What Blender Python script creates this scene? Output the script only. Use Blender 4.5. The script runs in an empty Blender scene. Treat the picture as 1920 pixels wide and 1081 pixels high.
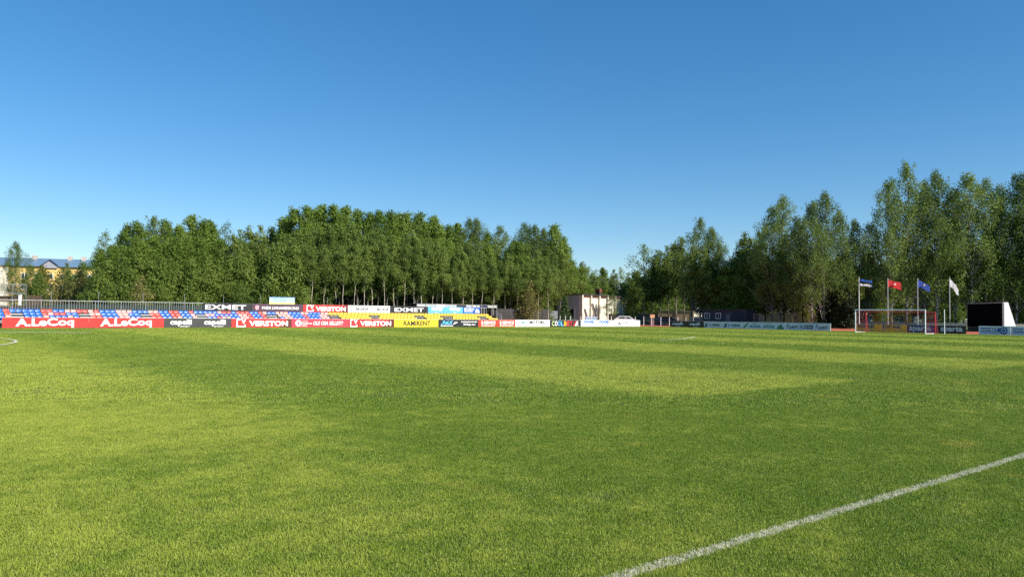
import bpy, math, random
import numpy as np
from mathutils import Matrix, Vector
R = math.radians
random.seed(7)
SC = bpy.context.scene
COL = SC.collection

# ------------------------------------------------------------------ camera
CAM_H, F, W0, H0 = 1.6, 1420.0, 1920.0, 1081.0
PITCH, ROLL = math.atan(48.6 / F), math.atan(0.0105)
cam = bpy.data.cameras.new('camera')
cam.sensor_width = 36.0
cam.lens = 36.0 * F / W0
cam.clip_start, cam.clip_end = 0.1, 3000.0
cam_o = bpy.data.objects.new('camera', cam)
COL.objects.link(cam_o)
CAM_M = Matrix.Translation((0, 0, CAM_H)) @ Matrix.Rotation(R(90) + PITCH, 4, 'X') @ Matrix.Rotation(ROLL, 4, 'Z')
cam_o.matrix_world = CAM_M
SC.camera = cam_o

# ------------------------------------------------------------------ sky, sun, exposure
SUN_EL, SUN_D = R(33.0), Vector((0.84, -0.54))
SUN_D.normalize()
world = bpy.data.worlds.new('World')
SC.world = world
world.use_nodes = True
wn, wl = world.node_tree.nodes, world.node_tree.links
sky = wn.new('ShaderNodeTexSky')
sky.sky_type = 'NISHITA'
sky.sun_disc = False
sky.sun_elevation = SUN_EL
sky.sun_rotation = math.atan2(SUN_D.x, SUN_D.y)
sky.air_density, sky.dust_density, sky.ozone_density = 1.0, 0.05, 4.0
sky.altitude = 900.0
hs = wn.new('ShaderNodeHueSaturation')
hs.inputs['Saturation'].default_value = 1.42
gm = wn.new('ShaderNodeGamma')
gm.inputs[1].default_value = 0.78
wl.new(sky.outputs[0], gm.inputs[0])
wl.new(gm.outputs[0], hs.inputs['Color'])
wl.new(hs.outputs[0], wn['Background'].inputs[0])
wn['Background'].inputs[1].default_value = 0.134
sun = bpy.data.lights.new('sun', 'SUN')
sun.energy, sun.angle, sun.color = 5.0, R(0.53), (1.0, 0.93, 0.82)
sun_o = bpy.data.objects.new('sun', sun)
COL.objects.link(sun_o)
sd = Vector((SUN_D.x * math.cos(SUN_EL), SUN_D.y * math.cos(SUN_EL), math.sin(SUN_EL)))
sun_o.rotation_euler = sd.to_track_quat('Z', 'Y').to_euler()
vs = SC.view_settings
vs.view_transform, vs.look, vs.exposure, vs.gamma = 'Standard', 'None', 0.6, 1.0
SC.cycles.max_bounces, SC.cycles.diffuse_bounces, SC.cycles.transparent_max_bounces = 6, 3, 8
SC.cycles.use_denoising = False

# ------------------------------------------------------------------ frames: T runs along the far boards, N away across the pitch
TH = math.atan2(0.6236, 0.7817)
CT, ST = math.cos(TH), math.sin(TH)
def tn(t, n, z=0.0):
    return Vector((CT * t - ST * n, ST * t + CT * n, z))
def to_tn(p):
    return CT * p[0] + ST * p[1], -ST * p[0] + CT * p[1]
def ray(px, py):
    d = Vector(((px - W0 / 2) / F, (H0 / 2 - py) / F, -1.0))
    return (CAM_M.to_3x3() @ d)
def gnd(px, py, z=0.0):
    d = ray(px, py); k = (z - CAM_H) / d.z
    return Vector((d.x * k, d.y * k, z))
def on_n(px, n, py=600):
    d = ray(px, py); k = n / (-ST * d.x + CT * d.y)
    return Vector((d.x * k, d.y * k, CAM_H + d.z * k))
def on_t(px, t, py=600):
    d = ray(px, py); k = t / (CT * d.x + ST * d.y)
    return Vector((d.x * k, d.y * k, CAM_H + d.z * k))
def at(px, D, py=600):
    d = ray(px, py); k = D / d.y
    return Vector((d.x * k, D, CAM_H + d.z * k))
def sstep(x):
    x = min(1.0, max(0.0, x)); return x * x * (3 - 2 * x)
def gz(x, y):
    t, n = to_tn((x, y))
    a = sstep((n - 94) / 6) * sstep((t - 60) / 14)
    b = sstep((t - 113) / 9)
    return 0.75 * max(a, b)

# ------------------------------------------------------------------ materials
MC = {}
def mat(name, col, rough=0.6, metal=0.0, var=0.12, scale=3.0, bump=0.0, spec=0.4):
    if name in MC: return MC[name]
    m = bpy.data.materials.new(name); m.use_nodes = True
    n, l = m.node_tree.nodes, m.node_tree.links
    b = n['Principled BSDF']
    b.inputs['Roughness'].default_value = rough
    b.inputs['Metallic'].default_value = metal
    b.inputs['Specular IOR Level'].default_value = spec
    tc = n.new('ShaderNodeTexCoord'); nz = n.new('ShaderNodeTexNoise')
    nz.inputs['Scale'].default_value = scale; nz.inputs['Detail'].default_value = 6
    l.new(tc.outputs['Object'], nz.inputs['Vector'])
    mr = n.new('ShaderNodeMapRange')
    mr.inputs[1].default_value, mr.inputs[2].default_value = 0.3, 0.7
    mr.inputs[3].default_value, mr.inputs[4].default_value = 1 - var, 1 + var
    l.new(nz.outputs['Fac'], mr.inputs[0])
    mx = n.new('ShaderNodeMix'); mx.data_type = 'RGBA'; mx.blend_type = 'MULTIPLY'
    mx.inputs['Factor'].default_value = 1.0
    mx.inputs['A'].default_value = (*col, 1)
    l.new(mr.outputs[0], mx.inputs['B']); l.new(mx.outputs['Result'], b.inputs['Base Color'])
    if bump:
        bp = n.new('ShaderNodeBump'); bp.inputs['Strength'].default_value = bump
        l.new(nz.outputs['Fac'], bp.inputs['Height']); l.new(bp.outputs[0], b.inputs['Normal'])
    MC[name] = m
    return m
white = mat('white_paint', (0.86, 0.86, 0.84), 0.45, var=0.05)
black = mat('black_vinyl', (0.022, 0.022, 0.026), 0.45, var=0.15)
charcoal = mat('charcoal_vinyl', (0.05, 0.048, 0.05), 0.5)
redv = mat('red_vinyl', (0.62, 0.035, 0.03), 0.45, var=0.08)
pinkred = mat('rose_red_vinyl', (0.66, 0.05, 0.075), 0.45, var=0.08)
orangered = mat('orange_red_vinyl', (0.70, 0.06, 0.03), 0.45, var=0.06)
yellowv = mat('yellow_vinyl', (0.80, 0.62, 0.03), 0.45, var=0.05)
orangev = mat('amber_vinyl', (0.85, 0.42, 0.03), 0.45, var=0.08)
greyv = mat('grey_blue_vinyl', (0.66, 0.70, 0.72), 0.5, var=0.08)
navy = mat('navy_vinyl', (0.02, 0.03, 0.09), 0.45)
bluev = mat('blue_vinyl', (0.02, 0.10, 0.42), 0.45)
skyv = mat('light_blue_vinyl', (0.12, 0.42, 0.72), 0.45, var=0.08)
cyanv = mat('cyan_print', (0.12, 0.50, 0.80), 0.45)
plum = mat('plum_vinyl', (0.075, 0.04, 0.06), 0.5)
dkred = mat('dark_red_print', (0.12, 0.02, 0.02), 0.5)
leafp = mat('green_print', (0.06, 0.25, 0.12), 0.5)
teal = mat('teal_print', (0.06, 0.24, 0.24), 0.5)
greent = mat('lime_print', (0.5, 0.65, 0.25), 0.5)
galv = mat('galvanised_steel', (0.50, 0.51, 0.50), 0.4, 0.35, var=0.1)
steel = mat('grey_steel', (0.22, 0.23, 0.23), 0.45, 0.4)
dsteel = mat('dark_steel', (0.04, 0.042, 0.042), 0.5, 0.2)
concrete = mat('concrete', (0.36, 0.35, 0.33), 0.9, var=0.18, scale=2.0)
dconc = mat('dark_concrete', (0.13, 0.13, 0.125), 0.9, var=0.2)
greenmesh = mat('dark_green_screen', (0.018, 0.035, 0.028), 0.8, var=0.3, scale=1.5)
dmesh = mat('dark_grey_screen', (0.035, 0.034, 0.033), 0.8, var=0.3, scale=1.2)
wood = mat('weathered_wood', (0.13, 0.09, 0.06), 0.85, var=0.3)
glass = mat('dark_glass', (0.02, 0.025, 0.03), 0.08, spec=0.8)
rubber = mat('rubber', (0.015, 0.015, 0.015), 0.8)

# ------------------------------------------------------------------ mesh helpers
class MB:
    def __init__(s): s.v, s.f = [], []
    def poly(s, pts):
        b = len(s.v); s.v += [tuple(p) for p in pts]; s.f.append(tuple(range(b, b + len(pts)))); return s
    def box(s, x0, x1, y0, y1, z0, z1):
        b = len(s.v)
        s.v += [(x, y, z) for z in (z0, z1) for y in (y0, y1) for x in (x0, x1)]
        for q in ((0, 2, 3, 1), (4, 5, 7, 6), (0, 1, 5, 4), (2, 6, 7, 3), (0, 4, 6, 2), (1, 3, 7, 5)):
            s.f.append(tuple(b + i for i in q))
        return s
    def tube(s, pts, rad, k=6, cap=True):
        pts = [Vector(p) for p in pts]
        if not hasattr(rad, '__len__'): rad = [rad] * len(pts)
        b = len(s.v)
        for i, p in enumerate(pts):
            d = (pts[min(i + 1, len(pts) - 1)] - pts[max(i - 1, 0)])
            d = d.normalized() if d.length > 1e-9 else Vector((0, 0, 1))
            u = d.cross(Vector((0, 0, 1)) if abs(d.z) < 0.9 else Vector((1, 0, 0))).normalized(); w = d.cross(u)
            for j in range(k):
                a = 2 * math.pi * j / k
                s.v.append(tuple(p + (u * math.cos(a) + w * math.sin(a)) * rad[i]))
        for i in range(len(pts) - 1):
            for j in range(k):
                a0 = b + i * k + j; a1 = b + i * k + (j + 1) % k
                s.f.append((a0, a1, a1 + k, a0 + k))
        if cap:
            s.f.append(tuple(b + j for j in reversed(range(k))))
            s.f.append(tuple(b + (len(pts) - 1) * k + j for j in range(k)))
        return s
    def prism(s, pts2, y0, y1):
        """outline in x,z swept from y0 to y1 (outline counter-clockwise seen from -y)"""
        n = len(pts2); b = len(s.v)
        s.v += [(x, y0, z) for x, z in pts2] + [(x, y1, z) for x, z in pts2]
        s.f.append(tuple(b + i for i in range(n))); s.f.append(tuple(b + n + i for i in reversed(range(n))))
        for i in range(n):
            j = (i + 1) % n; s.f.append((b + i, b + n + i, b + n + j, b + j))
        return s
    def disc(s, cx, cz, r, y0, y1, k=20):
        return s.prism([(cx + r * math.cos(2 * math.pi * i / k), cz + r * math.sin(2 * math.pi * i / k)) for i in range(k)], y0, y1)
    def mesh(s, name, m=None, smooth=False):
        me = bpy.data.meshes.new(name); me.from_pydata(s.v, [], s.f)
        if m: me.materials.append(m)
        if smooth: me.polygons.foreach_set('use_smooth', [True] * len(me.polygons))
        me.update(); return me
    def build(s, name, m, parent=None, smooth=False):
        return put(name, s.mesh(name, m, smooth), parent)
def put(name, me, parent=None):
    o = bpy.data.objects.new(name, me); COL.objects.link(o)
    if parent is not None: o.parent = parent
    return o
def tag(o, label=None, cat=None, group=None, kind=None):
    if label: o['label'] = label
    if cat: o['category'] = cat
    if group: o['group'] = group
    if kind: o['kind'] = kind
    return o
def thing(name, label, cat, loc=(0, 0, 0), rz=0.0, group=None):
    o = bpy.data.objects.new(name, None); COL.objects.link(o)
    o.location = loc; o.rotation_euler = (0, 0, rz); o.empty_display_size = 0.2
    return tag(o, label, cat, group)
def dup(root, loc, rz, label=None, sc=None):
    r = root.copy(); COL.objects.link(r); r.location = loc; r.rotation_euler = (0, 0, rz)
    if sc is not None: r.scale = sc
    if label: r['label'] = label
    for ch in list(root.children):
        c = ch.copy(); COL.objects.link(c); c.parent = r
        for g in ch.children:
            d = g.copy(); COL.objects.link(d); d.parent = c
    return r

TXT = {}
def text_mesh(s, bold=0.0, shear=0.0):
    k = (s, bold, shear)
    if k not in TXT:
        cu = bpy.data.curves.new('lettering', 'FONT'); cu.body = s
        cu.offset, cu.shear, cu.extrude, cu.resolution_u = bold, shear, 0.004, 3
        ob = bpy.data.objects.new('lettering', cu)
        me = bpy.data.meshes.new_from_object(ob)
        bpy.data.objects.remove(ob)
        co = np.empty(len(me.vertices) * 3); me.vertices.foreach_get('co', co)
        TXT[k] = (co.reshape(-1, 3), [tuple(p.vertices) for p in me.polygons])
        bpy.data.meshes.remove(me)
    return TXT[k]
def lettering(s, x0, x1, z0, z1, m, parent, y=-0.031, bold=0.02, shear=0.0, tilt=0.0, name='lettering'):
    """text fitted into the box x0..x1, z0..z1 on the front (-y) of its parent"""
    co, fs = text_mesh(s, bold, shear)
    mn, mx = co.min(0), co.max(0)
    q = np.empty_like(co)
    q[:, 0] = x0 + (co[:, 0] - mn[0]) / (mx[0] - mn[0]) * (x1 - x0)
    q[:, 2] = z0 + (co[:, 1] - mn[1]) / (mx[1] - mn[1]) * (z1 - z0) + (q[:, 0] - (x0 + x1) / 2) * tilt
    q[:, 1] = y - (co[:, 2] - mn[2]) * 0.5
    me = bpy.data.meshes.new(name); me.from_pydata(q.tolist(), [], fs); me.materials.append(m); me.update()
    return put(name, me, parent)
def marks(rects, m, parent, name='print', y=-0.033):
    b = MB()
    for (x0, x1, z0, z1) in rects: b.box(x0, x1, y, -0.0255, z0, z1)
    return b.build(name, m, parent)
def small_print(x0, x1, z0, z1, m, parent, n=8, name='small_print'):
    rs, w = [], (x1 - x0) / n
    for i in range(n):
        rs.append((x0 + i * w + w * 0.12, x0 + (i + 1) * w - w * 0.12, z0, z1 if i % 3 else z1 + (z1 - z0) * 0.3))
    return marks(rs, m, parent, name)

# ================================================================== SETTING
def ground():
    xs = np.arange(-420, 461, 8.0); ys = np.arange(-60, 640, 8.0)
    xs = np.unique(np.concatenate([[-2500], xs, np.arange(-60, 120, 2.0), [2500]])); ys = np.unique(np.concatenate([[-600], ys, np.arange(70, 180, 2.0), [2600]]))
    v = [(x, y, gz(x, y) - 0.02) for y in ys for x in xs]; nx = len(xs)
    f = [(j * nx + i, j * nx + i + 1, (j + 1) * nx + i + 1, (j + 1) * nx + i) for j in range(len(ys) - 1) for i in range(nx - 1)]
    me = bpy.data.meshes.new('ground'); me.from_pydata(v, [], f)
    m = bpy.data.materials.new('rough_ground'); m.use_nodes = True
    n, l = m.node_tree.nodes, m.node_tree.links
    geo = n.new('ShaderNodeNewGeometry'); nz = n.new('ShaderNodeTexNoise'); nz.inputs['Scale'].default_value = 0.35; nz.inputs['Detail'].default_value = 8
    l.new(geo.outputs['Position'], nz.inputs['Vector'])
    cr = n.new('ShaderNodeValToRGB')
    cr.color_ramp.elements[0].position, cr.color_ramp.elements[0].color = 0.35, (0.045, 0.07, 0.015, 1)
    cr.color_ramp.elements[1].position, cr.color_ramp.elements[1].color = 0.7, (0.12, 0.11, 0.045, 1)
    l.new(nz.outputs['Fac'], cr.inputs[0]); l.new(cr.outputs[0], n['Principled BSDF'].inputs['Base Color'])
    n['Principled BSDF'].inputs['Roughness'].default_value = 0.95
    me.materials.append(m); me.polygons.foreach_set('use_smooth', [True] * len(me.polygons))
    tag(put('ground', me), kind='structure')
ground()

N_LINE = 3.24                                    # near touchline
def turf_nodes(m, blade):
    """turf colour from the place on the pitch: mowing bands as painted sheen, dry and lush patches, the chalked line"""
    m.use_nodes = True
    n, l = m.node_tree.nodes, m.node_tree.links
    geo = n.new('ShaderNodeNewGeometry')
    rot = n.new('ShaderNodeVectorRotate'); rot.rotation_type = 'Z_AXIS'; rot.inputs['Angle'].default_value = -TH
    l.new(geo.outputs['Position'], rot.inputs['Vector'])
    sep = n.new('ShaderNodeSeparateXYZ'); l.new(rot.outputs[0], sep.inputs[0])
    def noise(scale, detail=4, src=rot.outputs[0], rough=0.55):
        z = n.new('ShaderNodeTexNoise'); z.inputs['Scale'].default_value = scale; z.inputs['Detail'].default_value = detail
        z.inputs['Roughness'].default_value = rough
        l.new(src, z.inputs['Vector']); return z.outputs['Fac']
    def math_(op, a, b=0.0, c=0.0):
        q = n.new('ShaderNodeMath'); q.operation = op
        for i, s in enumerate((a, b, c)):
            if isinstance(s, (int, float)): q.inputs[i].default_value = s
            else: l.new(s, q.inputs[i])
        return q.outputs[0]
    def rng(x, a, b, c=0.0, d=1.0):
        q = n.new('ShaderNodeMapRange'); q.interpolation_type = 'SMOOTHSTEP'
        for i, s in enumerate((a, b, c, d)): q.inputs[i + 1].default_value = s
        l.new(x, q.inputs[0]); return q.outputs[0]
    def mix(f, a, b):
        q = n.new('ShaderNodeMix'); q.data_type = 'RGBA'
        for k, s in (('Factor', f), ('A', a), ('B', b)):
            if isinstance(s, tuple): q.inputs[k].default_value = (*s, 1)
            elif isinstance(s, (int, float)): q.inputs[k].default_value = s
            else: l.new(s, q.inputs[k])
        return q.outputs['Result']
    wob = math_('MULTIPLY', math_('SUBTRACT', noise(0.35, 3), 0.5), 0.9)
    tt = math_('ADD', sep.outputs[0], wob); nn = math_('ADD', sep.outputs[1], math_('MULTIPLY', wob, 0.25))
    # sheen of leaning mown blades put into the colour: bands across the pitch (beyond the border strip), then the border strip along the touchline
    sheen_band = rng(math_('SINE', math_('MULTIPLY', math_('ADD', tt, 2.6), 2 * math.pi / 14.5)), -0.5, 0.5)
    inner = rng(nn, 9.2, 9.9)
    left = rng(sep.outputs[0], 8.0, -1.5)
    border = math_('MULTIPLY', left, 0.85)
    stripe = math_('ADD', math_('MULTIPLY', sheen_band, inner), math_('MULTIPLY', math_('SUBTRACT', 1.0, inner), border))
    fade = rng(nn, 45, 25, 0.6, 1.0)
    stripe = math_('MULTIPLY', math_('SUBTRACT', stripe, 0.5), fade)
    patch = math_('MULTIPLY', math_('SUBTRACT', noise(0.45, 6, rough=0.62), 0.5), 1.8)
    fine = math_('MULTIPLY', math_('SUBTRACT', noise(2.4, 6, rough=0.7), 0.5), 3.2)
    f = math_('ADD', math_('ADD', math_('MULTIPLY', stripe, 0.58), 0.46), math_('ADD', math_('MULTIPLY', patch, 0.75), math_('MULTIPLY', fine, 0.6)))
    f = rng(f, 0.0, 1.0)
    base = mix(f, TURF_D, TURF_L)
    dry = rng(noise(0.8, 6), 0.60, 0.78)
    base = mix(math_('MULTIPLY', dry, 0.45), base, TURF_DRY)
    if blade:
        at_ = n.new('ShaderNodeAttribute'); at_.attribute_name = 'tint'
        base = mix(rng(at_.outputs['Fac'], 0.30, 0.0, 0.0, 0.72), base, (0.02, 0.04, 0.006))
        base = mix(rng(at_.outputs['Fac'], 0.5, 1.0, 0.0, 0.5), base, mix(rng(at_.outputs['Fac'], 0.90, 0.94), TURF_L, (0.62, 0.56, 0.26)))
    d = math_('ABSOLUTE', math_('SUBTRACT', sep.outputs[1], N_LINE))
    edge = math_('ADD', d, math_('MULTIPLY', math_('SUBTRACT', noise(9.0, 3), 0.5), 0.085))
    chalk = math_('MULTIPLY', rng(edge, 0.068, 0.036), rng(noise(28.0, 2), 0.34, 0.54))
    if blade: chalk = math_('MULTIPLY', chalk, rng(at_.outputs['Fac'], 0.1, 0.35, 0.45, 1.0))
    return n, l, mix(math_('MULTIPLY', chalk, 0.9), base, (0.80, 0.77, 0.62))
TURF_D, TURF_L, TURF_DRY = (0.155, 0.268, 0.020), (0.45, 0.52, 0.075), (0.66, 0.52, 0.10)

def pitch():
    m = bpy.data.materials.new('turf_soil'); n, l, c = turf_nodes(m, False)
    g = n.new('ShaderNodeMix'); g.data_type = 'RGBA'; g.blend_type = 'MULTIPLY'; g.inputs['Factor'].default_value = 1.0
    g.inputs['B'].default_value = (0.32, 0.30, 0.3, 1)
    l.new(c, g.inputs['A']); l.new(g.outputs['Result'], n['Principled BSDF'].inputs['Base Color'])
    n['Principled BSDF'].inputs['Roughness'].default_value = 0.95
    b = MB(); b.poly([tn(-60, -14, 0), tn(88.2, -14, 0), tn(88.2, 76.6, 0), tn(-60, 76.6, 0)])
    tag(b.build('pitch', m), kind='structure')
pitch()

def grass(rad, dens, hgt, wid, pts, seed):
    """blades of one clump of turf repeated by geometry nodes over the given places"""
    rs = np.random.default_rng(seed)
    k = int(math.pi * rad * rad * dens)
    r = rad * np.sqrt(rs.random(k)); a = rs.random(k) * 2 * np.pi
    p = np.stack([r * np.cos(a), r * np.sin(a), np.zeros(k)], 1)
    yaw = rs.random(k) * 2 * np.pi; lean = np.abs(rs.normal(0.45, 0.3, k)); h = hgt * (0.6 + 0.8 * rs.random(k)); w = wid * (0.7 + 0.6 * rs.random(k))
    side = np.stack([np.cos(yaw), np.sin(yaw), np.zeros(k)], 1)
    ld = yaw + np.pi / 2 + rs.normal(0, 0.7, k)
    fw = np.stack([np.cos(ld), np.sin(ld), np.zeros(k)], 1)
    up = np.array([0, 0, 1.0])
    mid = p + up * (h * 0.55)[:, None] + fw * (h * 0.3 * lean)[:, None]
    tip = p + up * (h * np.maximum(0.35, 1 - 0.5 * lean))[:, None] + fw * (h * 1.05 * lean)[:, None]
    s = side * w[:, None]
    V = np.stack([p - s * 0.5, p + s * 0.5, mid + s * 0.42, mid - s * 0.42, tip], 1).reshape(-1, 3)
    base = np.arange(k) * 5
    loops = np.stack([base, base + 1, base + 2, base + 3, base + 3, base + 2, base + 4], 1).reshape(-1)
    nv = len(V); V = np.concatenate([V, np.array([(q[0], q[1], 0.0) for q in pts])])
    me = bpy.data.meshes.new('grass')
    me.vertices.add(len(V)); me.vertices.foreach_set('co', V.reshape(-1))
    me.loops.add(len(loops)); me.loops.foreach_set('vertex_index', loops.astype(np.int32))
    me.polygons.add(2 * k)
    st = np.stack([np.arange(k) * 7, np.arange(k) * 7 + 4], 1).reshape(-1)
    me.polygons.foreach_set('loop_start', st.astype(np.int32))
    ti = np.zeros(len(V)); ti[:nv] = np.repeat(rs.random(k), 5)
    tz = np.zeros(len(V)); tz[nv:] = 1.0
    me.attributes.new('tint', 'FLOAT', 'POINT').data.foreach_set('value', ti)
    me.attributes.new('place', 'FLOAT', 'POINT').data.foreach_set('value', tz)
    me.update(); me.validate()
    if 'grass_blade' not in MC:
        m = bpy.data.materials.new('grass_blade'); n, l, c = turf_nodes(m, True)
        b = n['Principled BSDF']; b.inputs['Roughness'].default_value = 0.5; b.inputs['Specular IOR Level'].default_value = 0.25
        l.new(c, b.inputs['Base Color'])
        tr = n.new('ShaderNodeBsdfTranslucent'); l.new(c, tr.inputs['Color'])
        ms = n.new('ShaderNodeMixShader'); ms.inputs[0].default_value = 0.32
        l.new(b.outputs[0], ms.inputs[1]); l.new(tr.outputs[0], ms.inputs[2]); l.new(ms.outputs[0], n['Material Output'].inputs['Surface'])
        MC['grass_blade'] = m
    me.materials.append(MC['grass_blade'])
    o = put('grass', me); tag(o, kind='stuff', label='short mown turf of the football pitch', cat='grass')
    ng = bpy.data.node_groups.new('turf_spread', 'GeometryNodeTree')
    ng.interface.new_socket('Geometry', in_out='INPUT', socket_type='NodeSocketGeometry')
    ng.interface.new_socket('Geometry', in_out='OUTPUT', socket_type='NodeSocketGeometry')
    N, L = ng.nodes, ng.links
    gi, go = N.new('NodeGroupInput'), N.new('NodeGroupOutput')
    na = N.new('GeometryNodeInputNamedAttribute'); na.data_type = 'FLOAT'; na.inputs['Name'].default_value = 'place'
    cmp_ = N.new('FunctionNodeCompare'); cmp_.data_type = 'FLOAT'; cmp_.operation = 'GREATER_THAN'; cmp_.inputs['B'].default_value = 0.5
    L.new(na.outputs['Attribute'], cmp_.inputs['A'])
    sp = N.new('GeometryNodeSeparateGeometry'); sp.domain = 'POINT'
    L.new(gi.outputs[0], sp.inputs['Geometry']); L.new(cmp_.outputs['Result'], sp.inputs['Selection'])
    mp = N.new('GeometryNodeMeshToPoints'); L.new(sp.outputs['Selection'], mp.inputs['Mesh'])
    ip = N.new('GeometryNodeInstanceOnPoints'); L.new(mp.outputs[0], ip.inputs['Points']); L.new(sp.outputs['Inverted'], ip.inputs['Instance'])
    rv = N.new('FunctionNodeRandomValue'); rv.data_type = 'FLOAT_VECTOR'
    rv.inputs[0].default_value = (0, 0, 0); rv.inputs[1].default_value = (0, 0, 6.283)
    L.new(rv.outputs[0], ip.inputs['Rotation']); L.new(ip.outputs[0], go.inputs[0])
    md = o.modifiers.new('turf_spread', 'NODES'); md.node_group = ng
    return o
def places(d0, d1, step, seed):
    rs = random.Random(seed); out = []
    y = d0
    while y < d1:
        w = 0.70 * y + step * 1.2 + 7.0; x = -w
        while x < w:
            q = (x + rs.uniform(-.25, .25) * step, y + rs.uniform(-.25, .25) * step)
            t, n = to_tn(q)
            if -13.5 + step < n < 75.5 - step * 0.4 and t < 87.2 - step * 0.4: out.append(q)
            x += step
        y += step
    return out
grass(0.75, 8000, 0.024, 0.0030, places(1.6, 13.5, 0.75, 1), 11)
grass(1.6, 1300, 0.028, 0.0070, places(13.3, 44, 1.7, 2), 12)
grass(3.0, 190, 0.045, 0.020, places(44, 118, 3.2, 3), 13)

def strip(name, pts, w, m):
    b = MB(); P = [Vector((p.x, p.y, 0)) for p in pts]
    for i in range(len(P) - 1):
        d = (P[i + 1] - P[i]).normalized(); s = Vector((-d.y, d.x, 0)) * w / 2; z = Vector((0, 0, 0.042))
        b.poly([P[i] - s + z, P[i + 1] - s + z, P[i + 1] + s + z, P[i] + s + z])
    return tag(b.build(name, m), kind='structure')
chalk = mat('chalk_on_grass', (0.60, 0.60, 0.42), 0.9, var=0.3, scale=2.5)
strip('painted_line', [gnd(-60, 622.6), gnd(60, 623.4), gnd(168, 624.2)], 0.7, chalk)
strip('painted_line', [gnd(x, y) for x, y in ((-40, 635), (0, 635.6), (16, 636.8), (27, 638.8), (31, 640.8), (27, 643.2), (16, 645.6), (0, 648.4), (-40, 653))], 0.15, chalk)
strip('painted_line', [gnd(x, y) for x, y in ((1236, 638.2), (1260, 637.4), (1280, 635.7), (1295, 633.6), (1303, 631.7))], 0.2, chalk)

def track():
    m = mat('red_running_surface', (0.42, 0.105, 0.05), 0.85, var=0.15, scale=1.5)
    far = [gnd(x, y) for x, y in ((1050, 606.5), (1200, 607.6), (1256, 608.2), (1330, 609.5), (1450, 611), (1560, 613.6), (1610, 614.3), (1720, 618), (1812, 621), (1840, 621.8), (1930, 624), (2100, 628))]
    near = [tn(88.3, to_tn(p)[1] if i > 0 else 78) for i, p in enumerate(far)]
    near = [tn(88.3, 76.7)] + near[3:]
    b = MB(); b.poly([Vector((p.x, p.y, -0.004)) for p in ([tn(60, 76.7)] + near + far[::-1] + [tn(60, 88)])][::1])
    tag(b.build('running_track', m), kind='structure')
track()

# ================================================================== BOARDS
H_B = 0.9
def board(px0, px1, bg, label, plane='n', off=76.0, h=H_B, z0=0.0, group='perimeter boards', name='perimeter_board', cat='advertising board', legs=True):
    a, b = (on_n(px0, off), on_n(px1, off)) if plane == 'n' else (on_t(px0, off), on_t(px1, off))
    a.z = b.z = 0
    w = (b - a).length - 0.03
    rz = TH if plane == 'n' else TH - math.pi / 2
    t = thing(name, label, cat, (a.x, a.y, z0), rz, group)
    MB().box(0, w, -0.025, 0.025, 0.03 if legs else 0, h).build('panel', bg, t)
    if legs:
        MB().box(-0.005, w + 0.005, -0.029, 0.03, h, h + 0.025).build('top_edge', galv, t)
        nl = max(2, int(w / 2.2))
        for i in range(nl):
            x = 0.25 + (w - 0.5) * i / (nl - 1)
            MB().tube([(x, 0.03, h * 0.8), (x, 0.42, 0.0)], 0.015, 4).tube([(x, 0.03, 0.02), (x, 0.42, 0.01)], 0.015, 4).build('brace', steel, t)
    sc = w / (px1 - px0)
    return t, w, (lambda px: (px - px0) * sc)
def bracket_logo(x0, x1, t, h=H_B):
    w = x1 - x0; th = w * 0.13
    marks([(x0, x0 + th, 0.05, h - 0.04), (x0 + th, x0 + w * .42, h - 0.04 - th, h - 0.04), (x0 + th, x1, 0.05, 0.05 + th), (x1 - th, x1, 0.05 + th, 0.05 + th * 2.2)], white, t, 'bracket_emblem')
    lettering('V', x0 + w * .48, x1 + w * .04, h * 0.42, h - 0.02, white, t, bold=0.05, name='emblem_letter')
# --- far side, left to right
t, w, X = board(4, 167, redv, 'red advertising board with large white lettering, leftmost along the far side'); lettering('A.LeCoq', X(28), X(138), 0.0, 0.86, white, t, bold=0.035, tilt=0.02)
t, w, X = board(167, 308, redv, 'second red board from the left with large white lettering, beside the first black board'); lettering('A.LeCoq', X(187), X(284), 0.0, 0.86, white, t, bold=0.035, tilt=0.02)
for a, b, l in ((308, 371.5, 'black board with rounded white lettering right of the two big red boards'), (371.5, 434, 'black board with rounded white lettering left of the red board with bracket emblem')):
    t, w, X = board(a, b, charcoal, l); lettering('capelli', X(a + 11), X(a + 52), 0.16, 0.8, white, t, bold=0.035); lettering('SPORT', X(a + 29), X(a + 49), 0.06, 0.2, white, t, bold=0.01, shear=0.3)
for a, b, x0, x1, t0, t1, l in ((434, 547, 443, 460, 466, 540, 'longer red board with white bracket emblem, dark right end, under the plum banner'), (655, 739, 656.5, 669.5, 674.5, 733.5, 'shorter red board with white bracket emblem left of the yellow board')):
    t, w, X = board(a, b, redv, l)
    MB().prism([(X(b - 26), 0.035), (w - .01, 0.035), (w - .01, 0.88), (X(b - 9), 0.88), (X(b - 12), 0.3)], -0.0275, -0.0252).build('dark_print', dkred, t)
    bracket_logo(X(x0), X(x1), t); lettering('VERSTON', X(t0), X(t1), 0.16, 0.70, white, t, bold=0.045)
t, w, X = board(547, 655, pinkred, 'rose red board with white ball emblem and slanted white slogan')
MB().disc(X(559), 0.45, 0.33, -0.031, -0.0255).build('ball_emblem', white, t)
MB().disc(X(559), 0.45, 0.14, -0.034, -0.0315, 5).build('ball_spot', pinkred, t)
for i, s in enumerate(('LIIGA', 'PREMIUM', 'A. LE COQ')): lettering(s, X(565), X(565 + (10, 18, 11)[i]), 0.12 + i * 0.22, 0.28 + i * 0.22, white, t, bold=0.015)
lettering('OLE OSA SELLEST!', X(586), X(643), 0.25, 0.66, white, t, bold=0.02, shear=0.3)
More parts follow.
